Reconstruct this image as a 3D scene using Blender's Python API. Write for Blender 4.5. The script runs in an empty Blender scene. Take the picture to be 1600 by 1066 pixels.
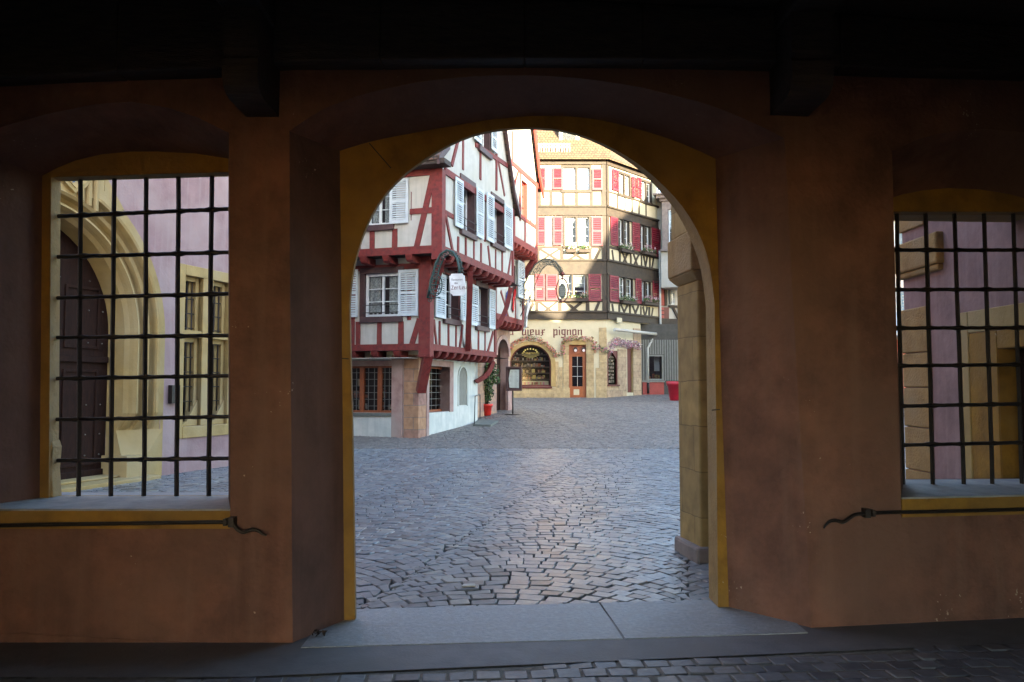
import bpy, bmesh, math, random
from mathutils import Vector, Matrix, noise
from mathutils.geometry import delaunay_2d_cdt
random.seed(7)
sc = bpy.context.scene
COL = sc.collection
# ------------------------------------------------------------------ camera, sky, sun, exposure
FOC = 1250.0                       # focal length in photo pixels (1600 wide)
PITCH = math.atan(72 / FOC)
CZ = 1.6
cam_d = bpy.data.cameras.new('camera')
cam_d.sensor_width = 36
cam_d.lens = 36 * FOC / 1600
cam_d.clip_start = 0.05
cam_d.clip_end = 2000
cam = bpy.data.objects.new('camera', cam_d)
COL.objects.link(cam)
cam.location = (0, 0, CZ)
cam.rotation_euler = (math.pi / 2 + PITCH, 0, 0)
sc.camera = cam
SUN_EL = math.radians(12)
SUN_AZ = Vector((0.5, -0.866, 0)).normalized()      # towards the sun: behind the viewer, to the right
SDIR = Vector((SUN_AZ.x * math.cos(SUN_EL), SUN_AZ.y * math.cos(SUN_EL), math.sin(SUN_EL)))
world = bpy.data.worlds.new("World")
sc.world = world
world.use_nodes = True
wn = world.node_tree
wn.nodes.clear()
wo = wn.nodes.new('ShaderNodeOutputWorld')
wb = wn.nodes.new('ShaderNodeBackground')
ws = wn.nodes.new('ShaderNodeTexSky')
ws.sky_type = 'NISHITA'
ws.sun_disc = False
ws.sun_elevation = SUN_EL
ws.sun_rotation = math.atan2(SUN_AZ.x, SUN_AZ.y)
wb.inputs[1].default_value = 0.15
wn.links.new(ws.outputs[0], wb.inputs[0])
wn.links.new(wb.outputs[0], wo.inputs[0])
sl = bpy.data.lights.new('sun', 'SUN')
sl.energy = 4.8
sl.angle = math.radians(0.5)
sl.color = (1.0, 0.84, 0.57)
sun = bpy.data.objects.new('sun', sl)
COL.objects.link(sun)
sun.rotation_euler = (-SDIR).to_track_quat('-Z', 'Y').to_euler()
sc.view_settings.view_transform = 'Standard'
sc.view_settings.look = 'None'
sc.view_settings.gamma = 1
sc.view_settings.exposure = 3.3
sc.cycles.max_bounces = 14
sc.cycles.diffuse_bounces = 8
sc.cycles.caustics_reflective = False
sc.cycles.caustics_refractive = False

# ------------------------------------------------------------------ geometry helpers
def ray(px, py):
    x = (px - 800) / FOC
    z = -(py - 533) / FOC
    return (x, math.cos(PITCH) - math.sin(PITCH) * z, math.sin(PITCH) + math.cos(PITCH) * z)

def gz(x, y):
    return 0.05 * max(0.0, min(y, 60) - 22)

def gnd(px, py):
    r = ray(px, py)
    t = -CZ / r[2] if r[2] < 0 else 1e9
    if r[1] * t > 22 or t < 0:
        t = (CZ + 1.1) / (.05 * r[1] - r[2])
    return r[0] * t, r[1] * t

class Pl:
    """a vertical plane standing in the place; u along it, z up, d out towards the square"""
    def __init__(s, ox, oy, dx, dy, off=0.0):
        l = math.hypot(dx, dy)
        s.d = (dx / l, dy / l)
        s.n = (s.d[1], -s.d[0])
        if s.n[0] * -ox + s.n[1] * -oy < 0:
            s.n = (-s.n[0], -s.n[1])
        s.o = (ox + s.n[0] * off, oy + s.n[1] * off)
    def uz(s, px, py):
        r = ray(px, py)
        n = s.n
        t = (s.o[0] * n[0] + s.o[1] * n[1]) / (r[0] * n[0] + r[1] * n[1])
        x, y = r[0] * t, r[1] * t
        return ((x - s.o[0]) * s.d[0] + (y - s.o[1]) * s.d[1], CZ + r[2] * t)
    def P(s, u, z, d=0.0):
        return Vector((s.o[0] + s.d[0] * u + s.n[0] * d, s.o[1] + s.d[1] * u + s.n[1] * d, z))

def linspace(a, b, n):
    return [a + (b - a) * i / (n - 1) for i in range(n)]

class MB:
    def __init__(s):
        s.v = []; s.f = []; s.m = []; s.sm = []
    def face(s, pts, mat, smooth=False):
        b = len(s.v)
        s.v += [tuple(p) for p in pts]
        s.f.append(list(range(b, b + len(pts)))); s.m.append(mat); s.sm.append(smooth)
    def hull8(s, a, mat):
        """a: 8 corners, bottom ring 0-3, top ring 4-7"""
        b = len(s.v)
        s.v += [tuple(p) for p in a]
        for q in ((3, 2, 1, 0), (4, 5, 6, 7), (0, 1, 5, 4), (1, 2, 6, 5), (2, 3, 7, 6), (3, 0, 4, 7)):
            s.f.append([b + i for i in q]); s.m.append(mat); s.sm.append(False)
    def box(s, x0, x1, y0, y1, z0, z1, mat):
        s.hull8([(x0, y0, z0), (x1, y0, z0), (x1, y1, z0), (x0, y1, z0), (x0, y0, z1), (x1, y0, z1), (x1, y1, z1), (x0, y1, z1)], mat)
    def pbox(s, pl, u0, u1, z0, z1, d0, d1, mat):
        if u0 > u1: u0, u1 = u1, u0
        if z0 > z1: z0, z1 = z1, z0
        P = pl.P
        s.hull8([P(u0, z0, d1), P(u1, z0, d1), P(u1, z0, d0), P(u0, z0, d0), P(u0, z1, d1), P(u1, z1, d1), P(u1, z1, d0), P(u0, z1, d0)], mat)
    def pprism(s, pl, pts, d0, d1, mat):
        """extrude polygon pts (u,z) between depths"""
        b = len(s.v); n = len(pts)
        s.v += [tuple(pl.P(u, z, d1)) for u, z in pts] + [tuple(pl.P(u, z, d0)) for u, z in pts]
        s.f.append([b + i for i in range(n)]); s.f.append([b + n + i for i in reversed(range(n))])
        s.m += [mat, mat]; s.sm += [False, False]
        for i in range(n):
            j = (i + 1) % n
            s.f.append([b + i, b + n + i, b + n + j, b + j]); s.m.append(mat); s.sm.append(False)
    def pbeam(s, pl, a, b, w, d0, d1, mat, jit=0.0):
        au, az = a; bu, bz = b
        L = math.hypot(bu - au, bz - az) or 1e-6
        nx, nz = -(bz - az) / L * w / 2, (bu - au) / L * w / 2
        J = lambda: random.uniform(-jit, jit)
        # a hand-hewn edge: one extra point half way along each side
        mu, mz = (au + bu) / 2, (az + bz) / 2
        k1, k2 = 1 + J() * 6, 1 + J() * 6
        pts = [(au + nx + J(), az + nz + J()), (mu + nx * k1, mz + nz * k1), (bu + nx + J(), bz + nz + J()), (bu - nx + J(), bz - nz + J()), (mu - nx * k2, mz - nz * k2), (au - nx + J(), az - nz + J())]
        s.pprism(pl, pts, d0, d1 + (J() if jit else 0), mat)
    def tube(s, pts, r, mat, n=8, smooth=True, caps=True):
        pts = [Vector(p) for p in pts]
        R = r if isinstance(r, (list, tuple)) else [r] * len(pts)
        b = len(s.v)
        up = None
        for i, p in enumerate(pts):
            t = (pts[min(i + 1, len(pts) - 1)] - pts[max(i - 1, 0)]).normalized()
            if up is None:
                up = Vector((0, 0, 1)) if abs(t.z) < .9 else Vector((1, 0, 0))
            a = t.cross(up)
            if a.length < 1e-4: a = t.cross(Vector((1, .3, .2)))
            a.normalize()
            c = a.cross(t).normalized()
            up = c
            for k in range(n):
                th = 2 * math.pi * k / n
                s.v.append(tuple(p + (a * math.cos(th) + c * math.sin(th)) * R[i]))
        for i in range(len(pts) - 1):
            for k in range(n):
                k2 = (k + 1) % n
                s.f.append([b + i * n + k, b + i * n + k2, b + (i + 1) * n + k2, b + (i + 1) * n + k]); s.m.append(mat); s.sm.append(smooth)
        if caps:
            s.f.append([b + k for k in reversed(range(n))]); s.m.append(mat); s.sm.append(False)
            e = b + (len(pts) - 1) * n
            s.f.append([e + k for k in range(n)]); s.m.append(mat); s.sm.append(False)
    def lathe(s, c, prof, mat, n=20, smooth=True):
        c = Vector(c); b = len(s.v)
        for r, z in prof:
            for k in range(n):
                th = 2 * math.pi * k / n
                s.v.append((c.x + r * math.cos(th), c.y + r * math.sin(th), c.z + z))
        for i in range(len(prof) - 1):
            for k in range(n):
                k2 = (k + 1) % n
                s.f.append([b + i * n + k, b + i * n + k2, b + (i + 1) * n + k2, b + (i + 1) * n + k]); s.m.append(mat); s.sm.append(smooth)
        s.f.append([b + k for k in reversed(range(n))]); s.m.append(mat); s.sm.append(False)
        e = b + (len(prof) - 1) * n
        s.f.append([e + k for k in range(n)]); s.m.append(mat); s.sm.append(False)
    def loft(s, A, B, mat, smooth=False, closed=False):
        n = len(A)
        for i in range(n if closed else n - 1):
            j = (i + 1) % n
            s.face([A[i], A[j], B[j], B[i]], mat, smooth)

OFF = {}
def make(name, mb, parent=None, bevel=0.0, kind=None, weld=False):
    me = bpy.data.meshes.new(name)
    off = OFF.get(parent.name, Vector((0, 0, 0))) if parent else Vector((0, 0, 0))
    me.from_pydata([(v[0] - off.x, v[1] - off.y, v[2] - off.z) for v in mb.v], [], mb.f)
    mats = []
    idx = {}
    for m in mb.m:
        if m.name not in idx:
            idx[m.name] = len(mats); mats.append(m)
    for m in mats: me.materials.append(m)
    me.polygons.foreach_set('material_index', [idx[m.name] for m in mb.m])
    me.polygons.foreach_set('use_smooth', mb.sm)
    me.update()
    if weld:
        bm = bmesh.new(); bm.from_mesh(me)
        bmesh.ops.remove_doubles(bm, verts=bm.verts, dist=1e-4)
        bm.to_mesh(me); bm.free()
    o = bpy.data.objects.new(name, me)
    COL.objects.link(o)
    if parent:
        o.parent = parent
        OFF[o.name] = off
    if bevel:
        bv = o.modifiers.new('bevel', 'BEVEL'); bv.width = bevel; bv.segments = 2; bv.limit_method = 'ANGLE'; bv.angle_limit = math.radians(40)
    if kind: o['kind'] = kind
    return o

def thing(name, label, cat, loc, group=None):
    o = bpy.data.objects.new(name, None)
    COL.objects.link(o)
    o.location = loc
    o.empty_display_size = .2
    OFF[o.name] = Vector(loc)
    o['label'] = label; o['category'] = cat
    if group: o['group'] = group
    return o

def tag(o, label, cat, group=None):
    o['label'] = label; o['category'] = cat
    if group: o['group'] = group
    return o

# ------------------------------------------------------------------ materials
MATS = {}
def mat(name, col, rough=.8, col2=None, nscale=3.0, detail=6, bump=.15, bscale=30.0, metal=0.0, spec=.5, stretch=None, contrast=(.35, .65), bdist=.01, streak=None, third=None, chips=None):
    """procedural paint / plaster / stone: two tones mottled by noise in world space, with a bump"""
    if name in MATS: return MATS[name]
    m = bpy.data.materials.new(name); m.use_nodes = True
    nt = m.node_tree; N = nt.nodes; L = nt.links
    b = N['Principled BSDF']
    b.inputs['Roughness'].default_value = rough
    b.inputs['Metallic'].default_value = metal
    b.inputs['Specular IOR Level'].default_value = spec
    g = N.new('ShaderNodeNewGeometry')
    mp = N.new('ShaderNodeMapping')
    if stretch: mp.inputs['Scale'].default_value = stretch
    L.new(g.outputs['Position'], mp.inputs[0])
    n1 = N.new('ShaderNodeTexNoise'); n1.inputs['Scale'].default_value = nscale; n1.inputs['Detail'].default_value = detail; n1.inputs['Roughness'].default_value = .62
    L.new(mp.outputs[0], n1.inputs['Vector'])
    cr = N.new('ShaderNodeValToRGB')
    cr.color_ramp.elements[0].position = contrast[0]; cr.color_ramp.elements[1].position = contrast[1]
    c2 = col2 if col2 else tuple(c * .72 for c in col)
    cr.color_ramp.elements[0].color = (*c2, 1); cr.color_ramp.elements[1].color = (*col, 1)
    L.new(n1.outputs[0], cr.inputs[0])
    out = cr.outputs[0]
    if third:
        n3 = N.new('ShaderNodeTexNoise'); n3.inputs['Scale'].default_value = nscale * .35; n3.inputs['Detail'].default_value = 4
        L.new(g.outputs['Position'], n3.inputs['Vector'])
        c3 = N.new('ShaderNodeValToRGB'); c3.color_ramp.elements[0].position = .45; c3.color_ramp.elements[1].position = .66
        L.new(n3.outputs[0], c3.inputs[0])
        mx = N.new('ShaderNodeMix'); mx.data_type = 'RGBA'; mx.inputs[7].default_value = (*third, 1)
        L.new(c3.outputs[0], mx.inputs[0]); L.new(out, mx.inputs[6]); out = mx.outputs[2]
    if streak:
        n4 = N.new('ShaderNodeTexNoise'); n4.inputs['Scale'].default_value = 1.0; n4.inputs['Detail'].default_value = 5
        mp4 = N.new('ShaderNodeMapping'); mp4.inputs['Scale'].default_value = (9, 9, .7)
        L.new(g.outputs['Position'], mp4.inputs[0]); L.new(mp4.outputs[0], n4.inputs['Vector'])
        c4 = N.new('ShaderNodeValToRGB'); c4.color_ramp.elements[0].position = .5; c4.color_ramp.elements[1].position = .75
        c4.color_ramp.elements[0].color = (0, 0, 0, 1); c4.color_ramp.elements[1].color = (.6, .6, .6, 1)
        L.new(n4.outputs[0], c4.inputs[0])
        mx = N.new('ShaderNodeMix'); mx.data_type = 'RGBA'; mx.inputs[7].default_value = (*streak, 1)
        L.new(c4.outputs[0], mx.inputs[0]); L.new(out, mx.inputs[6]); out = mx.outputs[2]
    if chips:
        n5 = N.new('ShaderNodeTexNoise'); n5.inputs['Scale'].default_value = 38; n5.inputs['Detail'].default_value = 3
        n6 = N.new('ShaderNodeTexNoise'); n6.inputs['Scale'].default_value = 2.2; n6.inputs['Detail'].default_value = 2
        L.new(g.outputs['Position'], n5.inputs['Vector']); L.new(g.outputs['Position'], n6.inputs['Vector'])
        ml = N.new('ShaderNodeMath'); ml.operation = 'MULTIPLY'; L.new(n5.outputs[0], ml.inputs[0]); L.new(n6.outputs[0], ml.inputs[1])
        c5 = N.new('ShaderNodeValToRGB'); c5.color_ramp.elements[0].position = .455; c5.color_ramp.elements[1].position = .48
        L.new(ml.outputs[0], c5.inputs[0])
        mx = N.new('ShaderNodeMix'); mx.data_type = 'RGBA'; mx.inputs[7].default_value = (*chips, 1)
        L.new(c5.outputs[0], mx.inputs[0]); L.new(out, mx.inputs[6]); out = mx.outputs[2]
    L.new(out, b.inputs['Base Color'])
    if bump:
        n2 = N.new('ShaderNodeTexNoise'); n2.inputs['Scale'].default_value = bscale; n2.inputs['Detail'].default_value = 5
        L.new(mp.outputs[0], n2.inputs['Vector'])
        ad = N.new('ShaderNodeMath'); ad.operation = 'MULTIPLY_ADD'; ad.inputs[1].default_value = 1.5
        L.new(n1.outputs[0], ad.inputs[0]); L.new(n2.outputs[0], ad.inputs[2])
        bp = N.new('ShaderNodeBump'); bp.inputs['Strength'].default_value = bump; bp.inputs['Distance'].default_value = bdist
        L.new(ad.outputs[0], bp.inputs['Height']); L.new(bp.outputs[0], b.inputs['Normal'])
    MATS[name] = m
    return m

def blockmat(name, col, col2, mortar, bw, bh, dirv, rough=.85, msize=.012, bump=.4, var=None):
    """ashlar / tiles / boards: brick pattern laid along a wall direction, mottled"""
    m = bpy.data.materials.new(name); m.use_nodes = True
    nt = m.node_tree; N = nt.nodes; L = nt.links
    b = N['Principled BSDF']; b.inputs['Roughness'].default_value = rough
    g = N.new('ShaderNodeNewGeometry')
    dx = N.new('ShaderNodeVectorMath'); dx.operation = 'DOT_PRODUCT'; dx.inputs[1].default_value = (dirv[0], dirv[1], 0)
    L.new(g.outputs['Position'], dx.inputs[0])
    sp = N.new('ShaderNodeSeparateXYZ'); L.new(g.outputs['Position'], sp.inputs[0])
    cb = N.new('ShaderNodeCombineXYZ'); L.new(dx.outputs['Value'], cb.inputs[0]); L.new(sp.outputs[2], cb.inputs[1])
    nz = N.new('ShaderNodeTexNoise'); nz.inputs['Scale'].default_value = 2.5; nz.inputs['Detail'].default_value = 3
    L.new(g.outputs['Position'], nz.inputs['Vector'])
    sv = N.new('ShaderNodeVectorMath'); sv.operation = 'MULTIPLY_ADD'; sv.inputs[1].default_value = (.05, .05, 0)
    L.new(nz.outputs['Color'], sv.inputs[0]); L.new(cb.outputs[0], sv.inputs[2])
    br = N.new('ShaderNodeTexBrick')
    br.inputs['Color1'].default_value = (*col, 1); br.inputs['Color2'].default_value = (*col2, 1); br.inputs['Mortar'].default_value = (*mortar, 1)
    br.inputs['Scale'].default_value = 1; br.inputs['Mortar Size'].default_value = msize; br.inputs['Mortar Smooth'].default_value = .3
    br.inputs['Brick Width'].default_value = bw; br.inputs['Row Height'].default_value = bh
    L.new(sv.outputs[0], br.inputs['Vector'])
    n1 = N.new('ShaderNodeTexNoise'); n1.inputs['Scale'].default_value = 6; n1.inputs['Detail'].default_value = 7
    L.new(g.outputs['Position'], n1.inputs['Vector'])
    cr = N.new('ShaderNodeValToRGB'); cr.color_ramp.elements[0].position = .3; cr.color_ramp.elements[1].position = .7
    v = var if var else .6
    cr.color_ramp.elements[0].color = (v, v, v, 1); cr.color_ramp.elements[1].color = (1, 1, 1, 1)
    L.new(n1.outputs[0], cr.inputs[0])
    mx = N.new('ShaderNodeMix'); mx.data_type = 'RGBA'; mx.blend_type = 'MULTIPLY'; mx.inputs[0].default_value = 1
    L.new(br.outputs[0], mx.inputs[6]); L.new(cr.outputs[0], mx.inputs[7])
    L.new(mx.outputs[2], b.inputs['Base Color'])
    mm = N.new('ShaderNodeMath'); mm.operation = 'MULTIPLY_ADD'; mm.inputs[1].default_value = -1.2
    L.new(br.outputs['Fac'], mm.inputs[0]); L.new(n1.outputs[0], mm.inputs[2])
    bp = N.new('ShaderNodeBump'); bp.inputs['Strength'].default_value = bump; bp.inputs['Distance'].default_value = .012
    L.new(mm.outputs[0], bp.inputs['Height']); L.new(bp.outputs[0], b.inputs['Normal'])
    MATS[name] = m
    return m

def glassmat(name, tint, rough=.05, strength=.9):
    m = bpy.data.materials.new(name); m.use_nodes = True
    nt = m.node_tree; N = nt.nodes; L = nt.links
    N.remove(N['Principled BSDF'])
    t = N.new('ShaderNodeBsdfTransparent'); t.inputs[0].default_value = (*tint, 1)
    g = N.new('ShaderNodeBsdfGlossy'); g.inputs['Roughness'].default_value = rough; g.inputs[0].default_value = (strength,) * 3 + (1,)
    fr = N.new('ShaderNodeFresnel'); fr.inputs[0].default_value = 1.55
    geo = N.new('ShaderNodeNewGeometry'); nn = N.new('ShaderNodeTexNoise'); nn.inputs['Scale'].default_value = 1.6
    L.new(geo.outputs['Position'], nn.inputs['Vector'])
    bp = N.new('ShaderNodeBump'); bp.inputs['Strength'].default_value = .1; bp.inputs['Distance'].default_value = .03
    L.new(nn.outputs[0], bp.inputs['Height']); L.new(bp.outputs[0], g.inputs['Normal'])
    mx = N.new('ShaderNodeMixShader')
    ad = N.new('ShaderNodeMath'); ad.operation = 'ADD'; ad.inputs[1].default_value = .08; ad.use_clamp = True
    L.new(fr.outputs[0], ad.inputs[0]); L.new(ad.outputs[0], mx.inputs[0])
    L.new(t.outputs[0], mx.inputs[1]); L.new(g.outputs[0], mx.inputs[2])
    L.new(mx.outputs[0], N['Material Output'].inputs[0])
    MATS[name] = m
    return m

M_terra = mat('terracotta_limewash', (.225, .104, .070), .9, (.115, .054, .040), 2.6, 10, .6, 22, third=(.165, .088, .063), streak=(.20, .11, .078), bdist=.018, contrast=(.36, .64), chips=(.42, .30, .22))
M_terraShade = mat('terracotta_limewash_shade', (.150, .082, .070), .9, (.088, .052, .047), 2.6, 9, .5, 22, streak=(.17, .10, .085), bdist=.014, third=(.16, .085, .065), chips=(.42, .34, .30))  # same wall paint; bluish light of the left splays painted into a mauve tone
M_ochre = mat('ochre_paint', (.34, .18, .024), .85, (.19, .10, .018), 4, 8, .5, 30, bdist=.012, third=(.26, .15, .04), chips=(.36, .28, .17))
M_stoneY = mat('yellow_sandstone', (.40, .26, .10), .9, (.27, .17, .065), 5, 8, .6, 40, third=(.34, .24, .12), bdist=.015)
M_stonebl = blockmat('yellow_sandstone_blocks', (.44, .30, .11), (.36, .25, .10), (.26, .18, .07), .62, .42, (.1, 1), msize=.006, bump=.5)
M_sill = mat('grey_stone_sill', (.33, .34, .34), .7, (.22, .23, .24), 6, 8, .4, 40)
M_iron = mat('black_iron', (.016, .014, .016), .5, (.03, .022, .018), 12, 5, .3, 60, metal=.3)
M_darkwood = mat('old_black_oak', (.05, .033, .024), .72, (.02, .014, .011), 6, 7, .6, 30, stretch=(1, 6, 6))
M_granite = mat('granite_threshold', (.30, .32, .34), .6, (.20, .22, .24), 30, 9, .35, 90, third=(.24, .25, .255))
M_conc = mat('worn_concrete', (.14, .14, .15), .7, (.10, .10, .11), 5, 8, .3, 60, third=(.12, .115, .115))
M_mortar = mat('joint_sand', (.05, .047, .045), .95, (.03, .03, .03), 20, 6, .5, 80)
M_stone_pink = blockmat('pink_sandstone', (.42, .25, .21), (.50, .33, .22), (.30, .24, .2), .7, .34, (.3, .95))
M_stone_pinkF = blockmat('pink_sandstone_front', (.36, .20, .165), (.46, .26, .14), (.24, .18, .15), .75, .36, (-.957, .29))
M_stone_pinkplain = mat('pink_sandstone_plain', (.40, .26, .23), .85, (.28, .17, .15), 4, 8, .5, 35, third=(.36, .28, .25))
M_plW = mat('white_plaster', (.50, .49, .45), .9, (.42, .41, .38), 3.2, 8, .4, 25, streak=(.34, .34, .30), third=(.45, .43, .38))
M_plWd = mat('white_plaster_weathered', (.66, .67, .63), .9, (.46, .50, .48), 1.6, 9, .4, 22, third=(.52, .56, .53), streak=(.40, .44, .42))
M_red = mat('oxblood_timber', (.20, .020, .017), .7, (.10, .013, .012), 9, 8, .6, 40, third=(.17, .028, .022))
M_redO = mat('red_timber_faded', (.26, .03, .02), .65, (.20, .025, .018), 5, 7, .4, 40)
M_brownfr = mat('plum_brown_wood', (.075, .035, .035), .6, (.05, .024, .026), 5, 6, .3, 40)
M_whitew = mat('white_window_paint', (.70, .74, .76), .5, (.6, .64, .67), 6, 5, .1, 40)
M_shutW = mat('pale_blue_shutter_paint', (.54, .59, .62), .55, (.45, .51, .55), 5, 5, .15, 40)
M_shutR = mat('crimson_shutter_paint', (.17, .010, .022), .5, (.13, .008, .018), 5, 5, .15, 40)
M_cream = mat('cream_plaster', (.54, .49, .35), .9, (.47, .43, .30), 2, 7, .25, 25)
M_pinkW = mat('lilac_pink_plaster', (.33, .215, .22), .92, (.26, .165, .17), 2.6, 9, .5, 18, third=(.36, .265, .26), streak=(.37, .28, .28))
M_pinkD = mat('mauve_plaster_outside', (.34, .225, .225), .92, (.22, .14, .145), 3.0, 9, .5, 18, streak=(.36, .25, .25))
M_stoneC = mat('cream_sandstone', (.40, .285, .115), .85, (.31, .215, .085), 3, 8, .4, 30, third=(.38, .29, .15))
M_timb = mat('brown_black_timber', (.040, .028, .018), .7, (.022, .016, .011), 5, 7, .4, 40)
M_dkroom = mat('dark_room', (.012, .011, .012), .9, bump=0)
M_lace = mat('lace_curtain', (.62, .63, .62), .9, (.25, .26, .27), 22, 3, .4, 50)
M_orwood = mat('orange_brown_wood', (.30, .085, .025), .5, (.2, .05, .018), 6, 7, .3, 40, stretch=(5, 5, 1))
M_lead = mat('lead_cames', (.16, .16, .15), .5, bump=0)
M_door = mat('dark_plum_door', (.030, .012, .008), .85, (.018, .008, .006), 6, 6, .3, 40, stretch=(4, 4, 1), spec=.2)
M_oak = mat('honey_oak_door', (.34, .10, .028), .45, (.25, .07, .02), 6, 6, .2, 40, stretch=(5, 5, 1))
M_dkred = mat('dark_red_door', (.11, .015, .012), .55, bump=.1)
M_tile = blockmat('clay_roof_tiles', (.17, .10, .05), (.11, .065, .035), (.04, .028, .02), .18, .17, (1, .0), bump=.8, msize=.02)
M_tile2 = blockmat('dark_roof_tiles', (.14, .08, .055), (.10, .06, .045), (.04, .03, .025), .18, .17, (.957, -.29), bump=.8, msize=.02)
M_leaf = mat('leaf_green', (.045, .10, .03), .6, (.02, .05, .018), 9, 3, 0)
M_leaf2 = mat('leaf_light_green', (.12, .20, .05), .6, (.07, .13, .04), 9, 3, 0)
M_pinkfl = mat('pink_petals', (.60, .25, .32), .7, (.42, .12, .2), 15, 2, 0)
M_whitefl = mat('white_petals', (.75, .72, .68), .7, (.7, .5, .55), 15, 2, 0)
M_redfl = mat('coral_petals', (.6, .13, .10), .7, (.5, .25, .12), 15, 2, 0)
M_lilfl = mat('lilac_petals', (.40, .27, .31), .7, (.27, .17, .21), 15, 2, 0)
M_potred = mat('bright_red_plastic', (.62, .03, .02), .35, (.55, .025, .018), 4, 3, .05, 20)
M_crim = mat('crimson_planter', (.42, .012, .03), .35, (.36, .01, .025), 4, 3, .05, 20)
M_soil = mat('soil', (.03, .02, .015), .95)
M_paper = mat('menu_paper', (.62, .68, .62), .8, (.55, .6, .55), 8, 4, 0)
M_signW = mat('white_enamel', (.72, .76, .76), .4, bump=0)
M_ink = mat('black_letter_paint', (.02, .018, .02), .6, bump=0)
M_inkR = mat('maroon_letter_paint', (.12, .018, .02), .6, bump=0)
M_gold = mat('gold_letter_paint', (.62, .50, .16), .4, bump=0)
M_verd = mat('verdigris_iron', (.03, .085, .075), .5, (.015, .03, .03), 20, 5, .3, 60, metal=.2)
M_greyiron = mat('grey_wrought_iron', (.07, .08, .065), .5, (.04, .045, .04), 20, 5, .3, 60, metal=.2)
M_pipe = mat('pale_zinc_pipe', (.50, .50, .46), .5, (.4, .4, .37), 6, 5, .05)
M_greyw = mat('grey_weathered_boards', (.24, .24, .21), .8, (.16, .16, .14), 8, 7, .4, 40, stretch=(6, 6, .7))
M_greyS = mat('grey_brown_stone', (.26, .22, .20), .85, (.18, .15, .14), 5, 7, .4, 30)
M_boardgap = mat('dark_board_gap', (.08, .075, .065), .9)
M_redpan = mat('brick_red_paint', (.34, .06, .045), .6, (.27, .045, .035), 5, 6, .2)
M_blueFl = mat('blue_cloth', (.03, .07, .35), .8, bump=0)
M_whiteFl = mat('white_cloth', (.72, .72, .70), .8, bump=0)
M_redFl = mat('red_cloth', (.55, .02, .02), .8, bump=0)
M_greenFl = mat('green_cloth', (.02, .12, .09), .8, bump=0)
M_glass = glassmat('window_glass', (.75, .8, .8))
M_glassW2 = glassmat('card_window_glass', (.8, .8, .8), .2, .06)
M_glassW = glassmat('leaded_dark_glass', (.25, .27, .28), .12, .35)
M_glassD = glassmat('dark_shop_glass', (.7, .7, .68), .10, .38)
M_steel = mat('steel_tube', (.12, .12, .12), .4, metal=.8, bump=0)
M_blueSh = mat('slate_blue_shutter', (.13, .20, .25), .55)
M_slab = mat('slate_slab', (.16, .17, .15), .7, (.11, .12, .11), 6, 6, .3)
M_goods = mat('shop_goods', (.45, .12, .09), .7, (.10, .07, .06), 7, 2, 0, third=(.5, .42, .3), contrast=(.4, .6))
M_goods2 = mat('shop_goods_grey', (.45, .45, .42), .7, (.05, .05, .05), 9, 2, 0, contrast=(.42, .58))
M_card = mat('pale_card', (.5, .5, .46), .6, bump=0)
M_shield = mat('painted_shield_ground', (.50, .34, .13), .6, (.42, .28, .10), 6, 3, .1)
M_shieldB = mat('painted_shield_blue', (.05, .09, .2), .6, bump=0)
M_shieldR = mat('painted_shield_red', (.35, .07, .05), .6, bump=0)

# ------------------------------------------------------------------ generic building parts
def wall_holes(mb, pl, u0, u1, z0, z1, holes, mt, d=0.0, depth=.28, pocket=.9, rev=None):
    """a wall face cut by rectangular openings, each with reveals and a dark room behind"""
    us = sorted(set([u0, u1] + [h[0] for h in holes] + [h[1] for h in holes]))
    zs = sorted(set([z0, z1] + [h[2] for h in holes] + [h[3] for h in holes]))
    us = [u for u in us if u0 <= u <= u1]; zs = [z for z in zs if z0 <= z <= z1]
    for i in range(len(us) - 1):
        for j in range(len(zs) - 1):
            cu, cz_ = (us[i] + us[i + 1]) / 2, (zs[j] + zs[j + 1]) / 2
            if any(h[0] < cu < h[1] and h[2] < cz_ < h[3] for h in holes): continue
            mb.face([pl.P(us[i], zs[j], d), pl.P(us[i + 1], zs[j], d), pl.P(us[i + 1], zs[j + 1], d), pl.P(us[i], zs[j + 1], d)], mt)
    for h in holes:
        a, b, c, e = h[:4]
        q = lambda D: [pl.P(a, c, D), pl.P(b, c, D), pl.P(b, e, D), pl.P(a, e, D)]
        A, B, C = q(d), q(d - depth), q(d - pocket)
        mb.loft(A, B, rev or mt, closed=True)
        mb.loft(B, C, M_dkroom, closed=True)
        mb.face(C, M_dkroom)

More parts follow.
